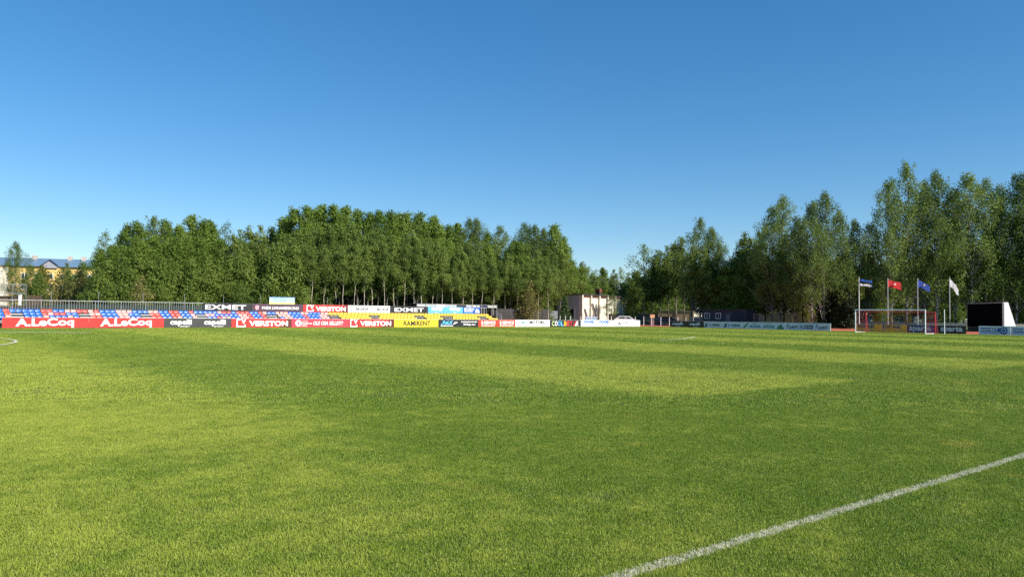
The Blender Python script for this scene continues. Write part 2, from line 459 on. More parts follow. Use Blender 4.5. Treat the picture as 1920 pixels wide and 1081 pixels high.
t, w, X = board(739, 822, yellowv, 'bright yellow board with black capital letters'); lettering('RAMIRENT', X(756), X(807), 0.16, 0.74, black, t, bold=0.025)
t, w, X = board(822, 897, black, 'black board with pale blue slanted numerals and white web address')
lettering('365', X(826), X(849), 0.3, 0.76, cyanv, t, bold=0.03, shear=0.4); lettering('JP', X(848), X(857), 0.3, 0.62, white, t, bold=0.03, shear=0.4)
small_print(X(826), X(849), 0.1, 0.2, white, t, 11); small_print(X(864), X(895), 0.58, 0.68, white, t, 14); lettering('365jp.eu', X(868), X(891), 0.16, 0.46, white, t, bold=0.02)
for a, b, l in ((897, 931.5, 'orange red board with white lettering beside the black numeral board'), (931.5, 966, 'orange red board with white lettering left of the white motor board')):
    t, w, X = board(a, b, orangered, l); lettering('E-SERVICE', X(a + 5.5), X(a + 32), 0.36, 0.74, white, t, bold=0.03); small_print(X(a + 5.5), X(a + 31), 0.12, 0.22, white, t, 9)
t, w, X = board(966, 1031, white, 'white board with thin grey and black capitals left of the multicoloured black board')
lettering('SKO', X(976.5), X(990.5), 0.36, 0.82, teal, t, bold=0.035); lettering('MOTORS', X(992), X(1021), 0.36, 0.82, black, t, bold=0.04)
t, w, X = board(1031, 1089, black, 'black board with multicoloured letters and curved red emblem in front of the spruce')
for i, (c, m) in enumerate(zip('COOLBET', (greent, white, skyv, cyanv, orangev, orangered, redv))):
    lettering(c, X(1034.5 + i * 5.6), X(1039.3 + i * 5.6), 0.12, 0.78, m, t, bold=0.03)
for i, m in enumerate((redv, white)):
    MB().prism([(X(1073.5 + i * 4), 0.1), (X(1075.5 + i * 4), 0.1), (X(1079 + i * 3), 0.62), (X(1084), 0.72), (X(1084), 0.8), (X(1078 + i * 3), 0.74)], -0.034 - i * .003, -0.0255).build('curved_emblem', m, t)
lettering('K', X(1080), X(1085.5), 0.12, 0.55, white, t, bold=0.03)
t, w, X = board(1089, 1200, white, 'long white board with two blue words at the far right corner')
for a in (1094, 1121.5): lettering('coop', X(a), X(a + 18.5), 0.34, 0.86, mat('coop_blue_print', (0.02, 0.15, 0.45)), t, bold=0.05)
MB().prism([(X(1155), 0.3), (X(1158), 0.3), (X(1159.5), 0.42), (X(1162), 0.14), (X(1163), 0.18), (X(1160.5), 0.62), (X(1157), 0.66), (X(1158.5), 0.5)], -0.034, -0.0255).build('figure_emblem', black, t)
lettering('SOCCER', X(1163), X(1176), 0.44, 0.74, plum, t, bold=0.03)
# --- behind the goal, left to right
T_B = 87.5
def endboard(a, b, bg, l): return board(a, b, bg, l, 't', T_B)
for a, b, l in ((1256, 1288, 'black board with rounded white lettering beside the gap to the running track'), (1288, 1320, 'black board with rounded white lettering left of the grey boards behind the pitch')):
    t, w, X = endboard(a, b, black, l); lettering('capelli', X(a + 5), X(a + 25), 0.22, 0.74, white, t, bold=0.03); lettering('SPORT', X(a + 13), X(a + 23), 0.08, 0.2, white, t, bold=0.01)
t, w, X = endboard(1320, 1392, greyv, 'pale grey board with two dark bird emblems below the dark blue cabin')
for a in (1321.5, 1358.5):
    MB().prism([(X(a), 0.15), (X(a + 2.4), 0.12), (X(a + 4.6), 0.3), (X(a + 6), 0.75), (X(a + 4), 0.62), (X(a + 1), 0.66), (X(a + 2.2), 0.46), (X(a + .6), 0.34)], -0.034, -0.0255).build('bird_emblem', navy, t)
    small_print(X(a + 8), X(a + 13.5), 0.38, 0.52, bluev, t, 3); small_print(X(a + 15), X(a + 29), 0.34, 0.54, black, t, 8)
t, w, X = endboard(1392, 1472, greyv, 'pale grey board with green leaf prints at both ends and green arched lettering')
for a, s in ((1393, 1), (1458, -1)):
    MB().prism([(X(a), 0.1), (X(a + 3), 0.06), (X(a + 12), 0.84), (X(a + 9), 0.8), (X(a + 4), 0.45)] if s > 0 else [(X(a), 0.06), (X(a + 3), 0.06), (X(a + 13), 0.1), (X(a + 7), 0.72), (X(a + 2), 0.5)], -0.031, -0.0255).build('leaf_print', leafp, t)
for a in (1407, 1433): lettering('MÖRHEIM', X(a), X(a + 20), 0.24, 0.6, teal, t, bold=0.03); small_print(X(a + 6), X(a + 14), 0.68, 0.76, teal, t, 5)
t, w, X = endboard(1472, 1558, greyv, 'pale grey board with slanted dark lettering twice, right end of the grey row')
for a in (1475, 1530.5): lettering('//', X(a), X(a + 4.5), 0.34, 0.8, navy, t, bold=0.03); lettering('SCANFORT', X(a + 5), X(a + 23), 0.22, 0.56, navy, t, bold=0.025, tilt=0.09)
lettering('N1', X(1501), X(1507), 0.2, 0.72, navy, t, bold=0.01)
for i in (0, 1): small_print(X(1509), X(1526), 0.22 + i * .26, 0.4 + i * .26, navy, t, 10)
t, w, X = endboard(1605, 1700, orangev, 'amber board with black capitals twice, behind the goal')
for a in (1609, 1657): lettering('ESPAK', X(a), X(a + 34), 0.46, 0.86, navy, t, bold=0.03)
for a, b, m, l in ((1700, 1756, navy, 'navy board with white lower case lettering behind the right goal post'), (1756, 1812, black, 'black board with white lower case lettering left of the video screen')):
    t, w, X = endboard(a, b, m, l); lettering('sparta', X(a + 5 + (3 if a > 1750 else 0)), X(a + 47 + (3 if a > 1750 else 0)), 0.1, 0.8, mat('pale_print', (0.6, 0.62, 0.68)), t, bold=0.035)
for a, b, l in ((1835, 1895, 'pale grey board with blue nameplate and round emblem under the video screen'), (1895, 1957, 'pale grey board with blue nameplate cut by the right edge')):
    t, w, X = endboard(a, b, greyv, l)
    kb = mat('deep_blue_print', (0.02, 0.10, 0.28))
    q = a + 4
    marks([(X(q), X(q + 37), 0.32, 0.74), (X(q), X(q + 40), 0.2, 0.24)], kb, t, 'nameplate', -0.0285); lettering('KRIVEST', X(q + 1.5), X(q + 33), 0.4, 0.66, white, t, bold=0.02)
    MB().disc(X(q + 43.5), 0.47, 0.37, -0.030, -0.0255).build('round_emblem', kb, t)
    MB().disc(X(q + 43.5), 0.47, 0.22, -0.032, -0.0305).build('emblem_ring', white, t); MB().disc(X(q + 43.5), 0.47, 0.17, -0.034, -0.0325).build('emblem_core', kb, t)

# ================================================================== STAND WITH SEATS
SEAT_MATS = {'b': mat('blue_seat_plastic', (0.02, 0.13, 0.55), 0.35, var=0.15, spec=0.5), 'r': mat('red_seat_plastic', (0.58, 0.07, 0.055), 0.4, var=0.15),
             'p': mat('faded_pink_seat_plastic', (0.60, 0.33, 0.30), 0.55, var=0.12), 'y': mat('yellow_seat_plastic', (0.62, 0.43, 0.03), 0.4, var=0.1)}
SEAT_WORD = {'b': 'blue', 'r': 'red', 'p': 'faded pink', 'y': 'yellow'}
ROWS = [  # floor height, N of the row, colours by pixel along the row
    (1.13, 82.0, [(7, 'b'), (18.5, 'r'), (75, 'b'), (95.5, 'r'), (116.5, 'b'), (147.5, 'p'), (161, 'r'), (167, 'p'), (170, 'r'), (177.5, 'p'), (187, 'r'), (216.5, 'b'), (243.5, 'p'), (281, 'b'), (297.5, 'p'), (314.5, 'b'), (331.5, 'r'), (356.5, 'b'), (365, 'r'), (406.5, 'b'), (413.5, 'p'), (430, 'r'), (445.5, 'b'), (468, 'r'), (483.5, 'b'), (490.5, 'r'), (497.5, 'p'), (520.5, 'b'), (541.5, 'p'), (562.5, 'b'), (576, 'p'), (598.5, 'b'), (616.5, 'p'), (917, 'y')]),
    (0.86, 81.35, [(8, 'b'), (19, 'r'), (76, 'b'), (86.5, 'r'), (97, 'p'), (118.5, 'r'), (150, 'b'), (189.5, 'p'), (219.5, 'b'), (245.5, 'p'), (265, 'b'), (284, 'b'), (300.5, 'r'), (317.5, 'b'), (336, 'r'), (361, 'b'), (368.5, 'p'), (402, 'p'), (449.5, 'b'), (465.5, 'p'), (472.5, 'r'), (490, 'b'), (502.5, 'r'), (525.5, 'b'), (546, 'p'), (566.5, 'b'), (572, 'p'), (577.5, 'r'), (601.5, 'b'), (621, 'p'), (926, 'y')]),
    (0.59, 80.7, [(9, 'b'), (21, 'p'), (79, 'b'), (88.5, 'p'), (98.5, 'r'), (121.5, 'b'), (130.5, 'r'), (140.5, 'p'), (150, 'b'), (192.5, 'r'), (222.5, 'b'), (249.5, 'p'), (267.5, 'b'), (304.5, 'r'), (321.5, 'b'), (330.5, 'r'), (339, 'p'), (364.5, 'b'), (373.5, 'p'), (406.5, 'b'), (415, 'r'), (430.5, 'p'), (453.5, 'b'), (470, 'p'), (475.5, 'r'), (491.5, 'b'), (502.5, 'r'), (531.5, 'b'), (552, 'p'), (572.5, 'b'), (585.5, 'r'), (607, 'b'), (623, 'p'), (935, 'y')])]
AISLES = [(19, 43.5), (149.5, 171), (264.5, 285.5), (368.5, 387.5), (502, 519), (620.5, 636.5), (695, 711), (781, 796), (834, 849), (898, 912)]
AISLE_T = [(to_tn(on_n(a, 81.0, 588))[0], to_tn(on_n(b, 81.0, 588))[0]) for a, b in AISLES]
def seat_mesh(k):
    b = MB(); prof = [(-.20, .19), (-.185, .235), (-.06, .215), (.09, .215), (.15, .25), (.18, .36), (.205, .50)]
    xs = (-.205, -.17, -.07, .07, .17, .205); lift = (.035, .008, 0, 0, .008, .035)
    for side in (0, 1):
        for (y, z) in prof:
            for x, q in zip(xs, lift):
                back = max(0.0, min(1.0, (z - .22) / .2)) if y > .1 else 0
                b.v.append((x, y - q * back + (0.014 if side and y > .1 else 0), z + q * (1 - back) - (0.014 if side else 0)))
    nx, npf = len(xs), len(prof)
    for side in (0, 1):
        o = side * nx * npf
        for j in range(npf - 1):
            for i in range(nx - 1):
                q = (o + j * nx + i, o + j * nx + i + 1, o + (j + 1) * nx + i + 1, o + (j + 1) * nx + i)
                b.f.append(q if not side else q[::-1])
    o = nx * npf
    rim = [j * nx for j in range(npf)] + [(npf - 1) * nx + i for i in range(1, nx)] + [j * nx + nx - 1 for j in range(npf - 2, -1, -1)] + [i for i in range(nx - 2, 0, -1)]
    for i in range(len(rim)):
        a, c = rim[i], rim[(i + 1) % len(rim)]; b.f.append((a, c, c + o, a + o))
    b.box(-.03, .03, -.1, .12, 0.0, .205)
    return b.mesh('stadium_seat', SEAT_MATS[k], True)
SEATS = {k: seat_mesh(k) for k in 'brpy'}
T_END = to_tn(on_n(923, 82.0, 585))[0]
T_START = to_tn(on_n(-30, 80.7, 590))[0]
ROWNAME = ('top', 'middle', 'front')
LAND = ['left of the first stairway', 'between stairways one and two from the left', 'between stairways two and three from the left', 'between stairways three and four from the left', 'between stairways four and five from the left',
        'between stairways five and six from the left', 'between stairways six and seven from the left', 'between stairways seven and eight from the left', 'between stairways eight and nine from the left', 'between the ninth and last stairways', 'right of the last stairway']
def sect(t):
    return sum(1 for a, b in AISLE_T if t > (a + b) / 2)
def stand():
    t = thing('seating_stand', 'long low stepped stand carrying three rows of coloured seats along the far side', 'grandstand', tn(T_START, 80.0), TH)
    L = T_END - T_START
    for i, (z, n, _) in enumerate(ROWS):
        y = n - 80.0
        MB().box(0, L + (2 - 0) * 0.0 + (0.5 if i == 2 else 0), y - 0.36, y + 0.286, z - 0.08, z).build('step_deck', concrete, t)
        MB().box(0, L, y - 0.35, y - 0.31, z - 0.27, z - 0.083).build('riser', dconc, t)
    for k in range(0, int(L / 3) + 1):
        x = min(L - .1, .1 + k * 3.0)
        MB().box(x - .04, x + .04, 2.2, 2.28, 0, 1.05).box(x - .04, x + .04, .4, .48, 0, 0.5).build('leg', steel, t)
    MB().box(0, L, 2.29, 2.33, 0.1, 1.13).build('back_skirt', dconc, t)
    for j, (a, b) in enumerate(AISLE_T):
        x0, x1 = a - T_START + .02, b - T_START - .02
        s = MB()
        for k in range(3): s.box(x0, x1, 0.36 - k * .0 + k * .42, 0.36 + k * .42 + .10, 0.66 + k * .24, 0.70 + k * .24)
        s.box(x0, x0 + .06, .30, 1.3, .60, .655).box(x1 - .06, x1, .30, 1.3, .60, .655)
        s.tube([(x1 - .05, .32, .6), (x1 - .05, .32, 0.98)], .03, 6)
        s.build('stairway', white if j < 5 else galv, t)
        MB().box(x0, x1, 1.31, 1.35, 0.87, 1.11).build('stair_riser', dsteel, t)
stand()
def seats():
    step = 0.485; L_ = []
    for ri, (z, n, cols) in enumerate(ROWS):
        edges = [(to_tn(on_n(p, n, 588))[0], c) for p, c in cols]
        tt = T_START + 0.25 + ri * 0.04
        while tt < edges[-1][0]:
            if ri == 0 or not any(a - .12 < tt < b + .12 for a, b in AISLE_T):
                L_.append((tt, ri, z, n, next((c for e, c in edges if tt < e), 'y')))
            tt += step
    L_.sort(); rest = MB(); cnt = {}
    ORDS = 'first second third fourth fifth sixth seventh eighth ninth tenth eleventh twelfth'.split()
    for i, (tt, ri, z, n, c) in enumerate(L_):
        p = tn(tt, n, z + 0.001)
        if i < 296:
            o = put('stadium_seat', SEATS[c])
            o.location = p; o.rotation_euler = (0, 0, TH + random.uniform(-.03, .03))
            key = (ri, c, sect(tt)); cnt[key] = cnt.get(key, 0) + 1
            tag(o, '%s %s seat in %s row %s' % (ORDS[min(cnt[key], 12) - 1], SEAT_WORD[c], ROWNAME[ri], LAND[sect(tt)].replace('the ', '')), 'stadium seat', 'plastic seats of the stand')
        else:
            b0 = len(rest.v); me = SEATS[c]; mt = Matrix.Translation(p) @ Matrix.Rotation(TH, 4, 'Z')
            rest.v += [tuple(mt @ v.co) for v in me.vertices]; rest.f += [tuple(b0 + k for k in q.vertices) for q in me.polygons]
    print('SEATS', len(L_))
    if rest.v: tag(rest.build('stadium_seat', SEAT_MATS['y'], None, True), 'far yellow seats at the right end of the stand', 'stadium seat', kind='stuff')
seats()
def railing():
    n = 82.75
    t0, t1 = T_START, to_tn(on_n(912, n, 580))[0]
    t = thing('railing', 'galvanised steel railing with upright bars along the back of the stand', 'railing', tn(t0, n), TH)
    L = t1 - t0
    MB().tube([(0, 0, 2.45), (L, 0, 2.45)], 0.028, 6).build('top_rail', galv, t)
    MB().tube([(0, 0, 1.2), (L, 0, 1.2)], 0.02, 6).build('bottom_rail', galv, t)
    k = int(L / 2.2)
    for i in range(k + 1):
        x = L * i / k
        MB().tube([(x, 0, 0), (x, 0, 2.5)], 0.028, 6).build('post', galv, t)
        if i < k:
            b = MB()
            for j in range(1, 10): b.tube([(x + j * .22, 0, 1.2), (x + j * .22, 0, 2.45)], 0.016, 4)
            b.build('bar_panel', galv, t)
railing()
def banner(a, b, m, l, z0=1.64, z1=2.47):
    t, w, X = board(a, b, m, l, 'n', 82.62, z1 - z0, z0, 'banners on the railing', 'banner', 'banner', legs=False); return t, w, X
t, w, X = banner(381, 472, black, 'black banner with wide white capitals, leftmost on the railing'); lettering('EXMET', X(384), X(461), 0.16, 0.66, white, t, bold=0.02)
t, w, X = banner(472, 568, plum, 'dark plum banner with small crest and white club name')
MB().prism([(X(478), 0.55), (X(477.5), 0.3), (X(481), 0.14), (X(484.5), 0.3), (X(484.5), 0.66), (X(478.5), 0.66)], -0.031, -0.0255).build('crest', mat('crest_print', (0.65, 0.35, 0.4)), t)
lettering('PAIDE LINNAMEESKOND', X(490), X(560), 0.24, 0.56, white, t, bold=0.02)
t, w, X = banner(568, 652, redv, 'red banner with white bracket emblem on the railing')
MB().prism([(X(640), 0.02), (w - .01, 0.02), (w - .01, 0.8), (X(646), 0.8)], -0.0275, -0.0252).build('dark_print', dkred, t)
bracket_logo(X(574), X(587), t, 0.83); lettering('VERSTON', X(591), X(648), 0.12, 0.64, white, t, bold=0.045)
t, w, X = banner(652, 731, white, 'white banner with two thin grey words above the yellow seats')
for a in (666, 705): lettering('SKODA', X(a), X(a + 24), 0.24, 0.60, mat('grey_print', (0.03, 0.04, 0.04)), t, bold=0.04)
t, w, X = banner(731, 802, black, 'black banner with wide white capitals beside the pale blue banner'); lettering('EXMET', X(739), X(794), 0.16, 0.64, white, t, bold=0.02)
t, w, X = banner(802, 868, skyv, 'pale blue banner with two rounded white words')
for a in (808, 842): lettering('coop', X(a), X(a + 21), 0.26, 0.76, white, t, bold=0.07); small_print(X(a + 7), X(a + 13), 0.1, 0.17, white, t, 4)
t, w, X = banner(868, 900, bluev, 'deep blue banner with white print, rightmost on the railing')
small_print(X(870), X(889), 0.52, 0.70, white, t, 6); small_print(X(870), X(886), 0.26, 0.42, white, t, 5); MB().prism([(X(890), 0.16), (X(899), 0.12), (X(898), 0.5), (X(893), 0.66)], -0.031, -0.0255).build('white_print', white, t); small_print(X(870), X(886), 0.06, 0.14, cyanv, t, 4)

def end_rail():
    t = thing('stair_railing', 'grey sloping handrail with three bars at the right end of the stand', 'railing', tn(T_END + .35, 80.0), TH)
    for k in range(4):
        MB().tube([(-.0, 2.7, 2.35 - k * .22), (.0, 0.4, 1.55 - k * .22)], 0.025, 5).build('rail', galv, t)
    for y, z in ((0.4, 1.55), (2.7, 2.35)): MB().tube([(0, y, 0), (0, y, z)], 0.03, 5).build('post', galv, t)
end_rail()
def billboard():
    a, b = on_n(505, 86.5, 563), on_n(552, 86.5, 563)
    t = thing('billboard', 'blue and yellow billboard on two posts rising behind the plum banner', 'billboard', (a.x, a.y, 0), TH)
    w = ((b - a).length); z0, z1 = 2.35, 3.30
    MB().box(0, w, -.02, .03, z0 + (z1 - z0) * .45, z1).build('upper_panel', mat('pale_sky_print', (0.42, 0.64, 0.76), var=0.25, scale=1.2), t)
    MB().box(0, w, -.02, .03, z0, z0 + (z1 - z0) * .45 - .002).build('lower_panel', mat('pale_yellow_print', (0.85, 0.75, 0.25), var=0.15, scale=1.2), t)
    MB().box(-.03, w + .03, -.015, .02, z1 + .002, z1 + .05).build('frame', bluev, t)
    marks([(w * .12, w * .72, z0 + .80, z0 + .86), (w * .2, w * .68, z0 + .55, z0 + .6), (w * .82, w * .95, z0 + .62, z0 + .66)], bluev, t, 'print', -.026)
    for x in (.3, w - .3): MB().tube([(x, .06, 0), (x, .06, z1)], .04, 6).build('post', steel, t)
billboard()
def shelter():
    a, b = on_n(778, 86.8, 575), on_n(930, 86.8, 575)
    L = (b - a).length; t = thing('shelter', 'long grey low-roofed shelter behind the pale blue banner', 'shelter', (a.x, a.y, 0), TH)
    MB().box(0, L, -.4, 1.6, 2.86, 2.92).build('roof', steel, t)
    x = 0; i = 0; rs = random.Random(5)
    while x < L - .4:
        q = rs.uniform(.6, 1.9); MB().box(x + .04, min(L, x + q) - .04, -.43, -.405, 2.5, 2.84).build('fascia_panel', (galv, galv, white, galv, dsteel)[i % 5] if i != 7 else navy, t); x += q; i += 1
    MB().box(0, L, 1.55, 1.6, 0, 2.858).build('back_wall', dsteel, t)
    for k in range(7): MB().tube([(.1 + (L - .2) * k / 6, -.3, 0), (.1 + (L - .2) * k / 6, -.3, 2.858)], .04, 6).build('post', galv, t)
shelter()
def screen_fence(a, b, n, h, m, label, gap=2.4, ph=None, py=590, nm='screen_fence'):
    p, q = on_n(a, n, py), on_n(b, n, py); L = (q - p).length
    z = gz((p.x + q.x) / 2, (p.y + q.y) / 2)
    t = thing(nm, label, 'fence', (p.x, p.y, z), TH)
    k = max(1, int(L / gap))
    for i in range(k + 1):
        x = L * i / k
        MB().tube([(x, 0, 0), (x, 0, ph or h + .12)], .03, 5).build('post', steel, t)
        if i < k: MB().box(x + .05, x + L / k - .05, .0, .03, .08, h + random.uniform(-.03, .03)).build('screen_panel', m, t)
    MB().tube([(0, -.02, h + .04), (L, -.02, h + .04)], .02, 5).build('top_rail', dsteel, t)
    return t
screen_fence(-60, 95, 88.0, 1.95, dmesh, 'dark grey fence behind the left end of the railing')
screen_fence(95, 778, 88.4, 2.15, greenmesh, 'dark green screened fence with tall thin posts behind the stand', 4.0, 3.5)
screen_fence(932, 1031, 84.0, 2.35, dmesh, 'dark grey screen fence of tall panels right of the stand', 2.1)
screen_fence(932, 1031, 87.5, 2.0, dmesh, 'fence with tall thin posts at the wood edge right of the stand', 4.2, 4.0, nm='mesh_fence')

# ================================================================== GOAL, POLES, FLAGS, SCREEN
def goal():
    a, b = on_t(1604, 83.0, 622), on_t(1735, 83.0, 625)
    w = (b - a).length; h = 2.5
    t = thing('football_goal', 'white football goal with red and blue net', 'goal', (a.x, a.y, 0), TH - math.pi / 2)
    MB().tube([(0, 0, 0), (0, 0, h)], .06, 10).build('goal_post', white, t); MB().tube([(w, 0, 0), (w, 0, h)], .06, 10).build('goal_post', white, t)
    MB().tube([(-.06, 0, h), (w + .06, 0, h)], .06, 10).build('crossbar', white, t)
    D = 2.1
    for x in (0, w): MB().tube([(x, 0, .04), (x, D, .04)], .04, 6).build('ground_bar', white, t)
    rr = mat('red_net_rod', (0.6, 0.05, 0.05), 0.5)
    for x in (0, w):
        MB().tube([(x, D + .3, 0), (x, D + .3, 2.35)], .04, 6).tube([(x, D + .9, 0), (x, D + .3, 2.2)], .03, 6).build('net_stanchion', rr, t)
    MB().tube([(0, D + .3, 2.3), (w, D + .3, 2.3)], .022, 6).build('net_cord', rr, t)
    rs = random.Random(3)
    cols = {'red': mat('red_net', (0.55, 0.05, 0.05), 0.7), 'blue': mat('blue_net', (0.03, 0.12, 0.40), 0.7), 'orange': mat('orange_net', (0.6, 0.22, 0.05), 0.7)}
    back = [(D + .0, 0.03), (D + .1, 1.2), (D + .25, 2.28)]
    def pt(x, s):
        s *= 2; i = min(1, int(s)); u = s - i
        sag = -.25 * math.sin(math.pi * s / 2)
        return (x, back[i][0] + (back[i + 1][0] - back[i][0]) * u + sag * .3, back[i][1] + (back[i + 1][1] - back[i][1]) * u)
    g = {k: MB() for k in cols}; nx = 62
    for i in range(nx + 1):
        x = w * i / nx
        for j in range(8):
            s0, s1 = j / 8, (j + 1) / 8
            k = 'red' if s0 > .75 or i % 31 < 3 or i > nx - 2 else ('blue' if (math.sin(i * .42) + math.sin(s0 * 5 + i * .11)) > .15 else 'orange')
            g[k].tube([pt(x, s0), pt(x, s1)], .0052, 3, False)
    for j in range(19):
        s = j / 18
        for i in range(0, 16):
            k = 'red' if s > .8 else ('blue' if math.sin(i * 1.7 + 1) > 0.1 else 'orange')
            g[k].tube([pt(w * i / 16, s), pt(w * (i + 1) / 16, s)], .0052, 3, False)
    for x in (0, w):
        for j in range(19):
            z = 2.4 * j / 18; g['red' if j % 3 else 'blue'].tube([(x, 0, z), (x, D + .15, z * .95)], .0052, 3, False)
        for j in range(15): g['red'].tube([(x, D * j / 14, .03), (x, D * j / 14, 2.4 - .1 * j / 14)], .0052, 3, False)
    for i in range(0, nx + 1, 2): g['red'].tube([(w * i / nx, 0, h), (w * i / nx, D + .25, 2.28)], .0052, 3, False)
    net = MB(); mi = []
    for j, k in enumerate(g):
        b0 = len(net.v); net.v += g[k].v; net.f += [tuple(b0 + i for i in q) for q in g[k].f]; mi += [j] * len(g[k].f)
    me = net.mesh('net')
    for k in g: me.materials.append(cols[k])
    me.polygons.foreach_set('material_index', mi); put('net', me, t)
goal()
p = on_t(1771, 83.4, 626)
t = thing('white_pole', 'slim white pole standing on the turf in front of the black lettered board', 'pole', (p.x, p.y, 0))
MB().tube([(0, 0, 0), (0, 0, 2.5)], .04, 8).build('shaft', white, t); MB().tube([(0, 0, 2.5), (0, 0, 2.56)], .05, 8).build('cap', white, t)

def flag_pole(px, py, label, flab, cols, drop, wave, ln, pole_m):
    p = on_t(px, 111.5, 604); top = on_t(px, 111.5, py).z
    t = thing('flagpole', label, 'flagpole', (p.x, p.y, 0), 0, 'flagpoles behind the goal')
    MB().tube([(0, 0, 0), (0, 0, top)], [.07, .05], 8).build('pole', pole_m, t); MB().tube([(0, 0, top), (0, 0, top + .1)], [.07, .03], 8).build('finial', pole_m, t)
    f = thing('flag', flab, 'flag', (p.x, p.y, top - .12), 0, 'flags on the flagpoles')
    nb = len(cols); nx, ht = 22, 1.05
    for k, m in enumerate(cols):
        b = MB()
        for j in (0, 1, 2):
            v = (k + j / 2) / nb
            for i in range(nx + 1):
                u = i / nx
                x = .07 + ln * u * (1 - .12 * v * wave); y = .16 * math.sin(u * 8 + v * 2.2) * u ** .5 + .05 * math.sin(u * 19 + v * 4)
                z = -v * ht * (1 - .35 * u * wave) - drop * u ** 1.25 + .05 * math.sin(u * 9 + v * 3) * u
                b.v.append((x, y, z))
        for j in (0, 1):
            for i in range(nx):
                b.f.append((j * (nx + 1) + i, (j + 1) * (nx + 1) + i, (j + 1) * (nx + 1) + i + 1, j * (nx + 1) + i + 1))
        b.build('stripe' if nb > 1 else 'cloth', m, f, True)
    return f
fb, fk, fw = mat('flag_blue', (0.02, 0.10, 0.40), .8), mat('flag_black', (0.012, 0.012, 0.015), .8), mat('flag_white', (.55, .55, .56), .8)
fr, fd = mat('flag_red', (0.42, 0.015, 0.015), .8), mat('flag_deep_blue', (0.015, 0.05, 0.26), .8)
flag_pole(1611, 521, 'white flagpole flying a tricolour, leftmost behind the goal', 'blue black and white striped flag on the leftmost pole', (fb, fk, fw), .35, .6, 2.0, white)
f = flag_pole(1665, 523, 'pale flagpole with the red flag', 'red flag with pale emblem', (fr,), .45, .2, 1.95, galv)
MB().disc(.9, -.62, .17, -.30, -.29, 12).build('emblem', mat('flag_emblem', (.7, .4, .4), .8), f)
f = flag_pole(1721, 523, 'pale flagpole with the blue flag', 'deep blue drooping flag', (fd,), .95, .9, 1.8, galv)
MB().disc(.8, -.72, .12, -.30, -.29, 12).build('emblem', mat('flag_gold', (.7, .5, .2), .8), f)
f = flag_pole(1781, 521, 'pale flagpole with the white flag near the video screen', 'white flag hanging limp with a thin red edge', (fw,), 1.6, 1.1, 1.25, galv)

def screen():
    A, B = at(1814, 105, 612), at(1881, 96.3, 612)
    A.z = B.z = 0; w = (B - A).length; d = (B - A).normalized()
    t = thing('video_screen', 'big black video screen with white wedge-shaped side by the running track', 'video screen', A, math.atan2(d.y, d.x))
    z0, z1 = 0.55, 3.80
    MB().box(.12, w - .12, -.03, .02, z0 + .05, z1 - .1).build('display', mat('unlit_display', (0.003, 0.003, 0.004), 0.9, spec=.05, var=.3), t)
    MB().box(0, w, -.05, .12, z1 - .098, z1).build('frame', galv, t); MB().box(0, .118, -.05, .12, z0, z1 - .1).build('frame', steel, t); MB().box(w - .118, w, -.05, .12, z0, z1 - .1).build('frame', steel, t)
    MB().box(0, w, -.05, .12, z0, z0 + .048).build('frame', steel, t)
    b = MB(); b.v = [(x, y, z) for x in (.0, w + .03) for (y, z) in ((.122, .0), (.122, z1), (.62, z1), (1.75, .0))]
    b.f = [(0, 3, 2, 1), (4, 5, 6, 7), (0, 1, 5, 4), (1, 2, 6, 5), (2, 3, 7, 6), (3, 0, 4, 7)]
    b.build('housing', white, t)
    MB().box(.1, w - .1, -.02, .12, 0, z0 - .002).build('plinth', dsteel, t)
screen()

# ================================================================== BUILDINGS AND YARD
def shed():
    c = at(1088.5, 130, 600); z = gz(c.x, c.y) - .1
    d = Vector((.557, .83)); rz = math.atan2(d.y, d.x)     # local x along the sunlit wall, local y to the left (end wall)
    t = thing('pump_house', 'flat-roofed utility building with pale sunlit wall and grey end wall', 'building', (c.x, c.y, z), rz)
    L, Wd, h = 19.0, 4.6, 5.15
    cw = mat('cream_render', (0.60, 0.57, 0.47), .9, var=.22, scale=.9, bump=.1)
    bb = MB().box(.0, L, 0, .3, 0, h)
    bb.build('front_wall', cw, t)
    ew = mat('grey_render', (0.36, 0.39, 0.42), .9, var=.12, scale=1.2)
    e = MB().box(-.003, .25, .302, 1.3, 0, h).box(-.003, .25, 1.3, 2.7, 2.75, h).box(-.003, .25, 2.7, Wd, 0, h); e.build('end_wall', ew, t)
    MB().box(.1, .2, 1.3, 2.7, 0, 2.75).build('door', mat('dark_opening', (.012, .012, .014), .9), t)  # near-black panel stands in for the unlit inside of the doorway
    MB().box(-.05, -.004, 1.18, 1.3, 0, 2.85).box(-.05, -.004, 1.3, 2.8, 2.76, 2.85).build('door_frame', galv, t)
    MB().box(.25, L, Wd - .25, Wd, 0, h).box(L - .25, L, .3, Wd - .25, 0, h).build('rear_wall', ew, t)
    MB().box(-.06, L + .2, -.32, Wd + .2, h + .002, h + .2).build('roof', mat('roof_felt', (.045, .04, .04), .9), t)
    MB().box(.3, L + .15, -.12, -.003, h - .35, h - .003).build('fascia', mat('rusty_fascia', (.10, .045, .03), .8, var=.3), t)
    for k in range(6): MB().box(k * 3.2 + (.0 if k else 0), k * 3.2 + .38, -.34, -.122 if k else -.003, 0, h - .003).build('pilaster', cw, t)
    ch = MB().box(9.3, 10.1, 1.2, 2.0, h + .2, h + 1.2); ch.build('chimney', mat('dark_brick', (.05, .04, .04), .9), t)
    ch = MB().box(9.22, 10.18, 1.12, 2.08, h + .8, h + 1.4).build('chimney_cap', mat('rust_brick', (.14, .055, .035), .9, var=.4), t)
    return t, rz, d
SHED, SH_RZ, SH_D = shed()
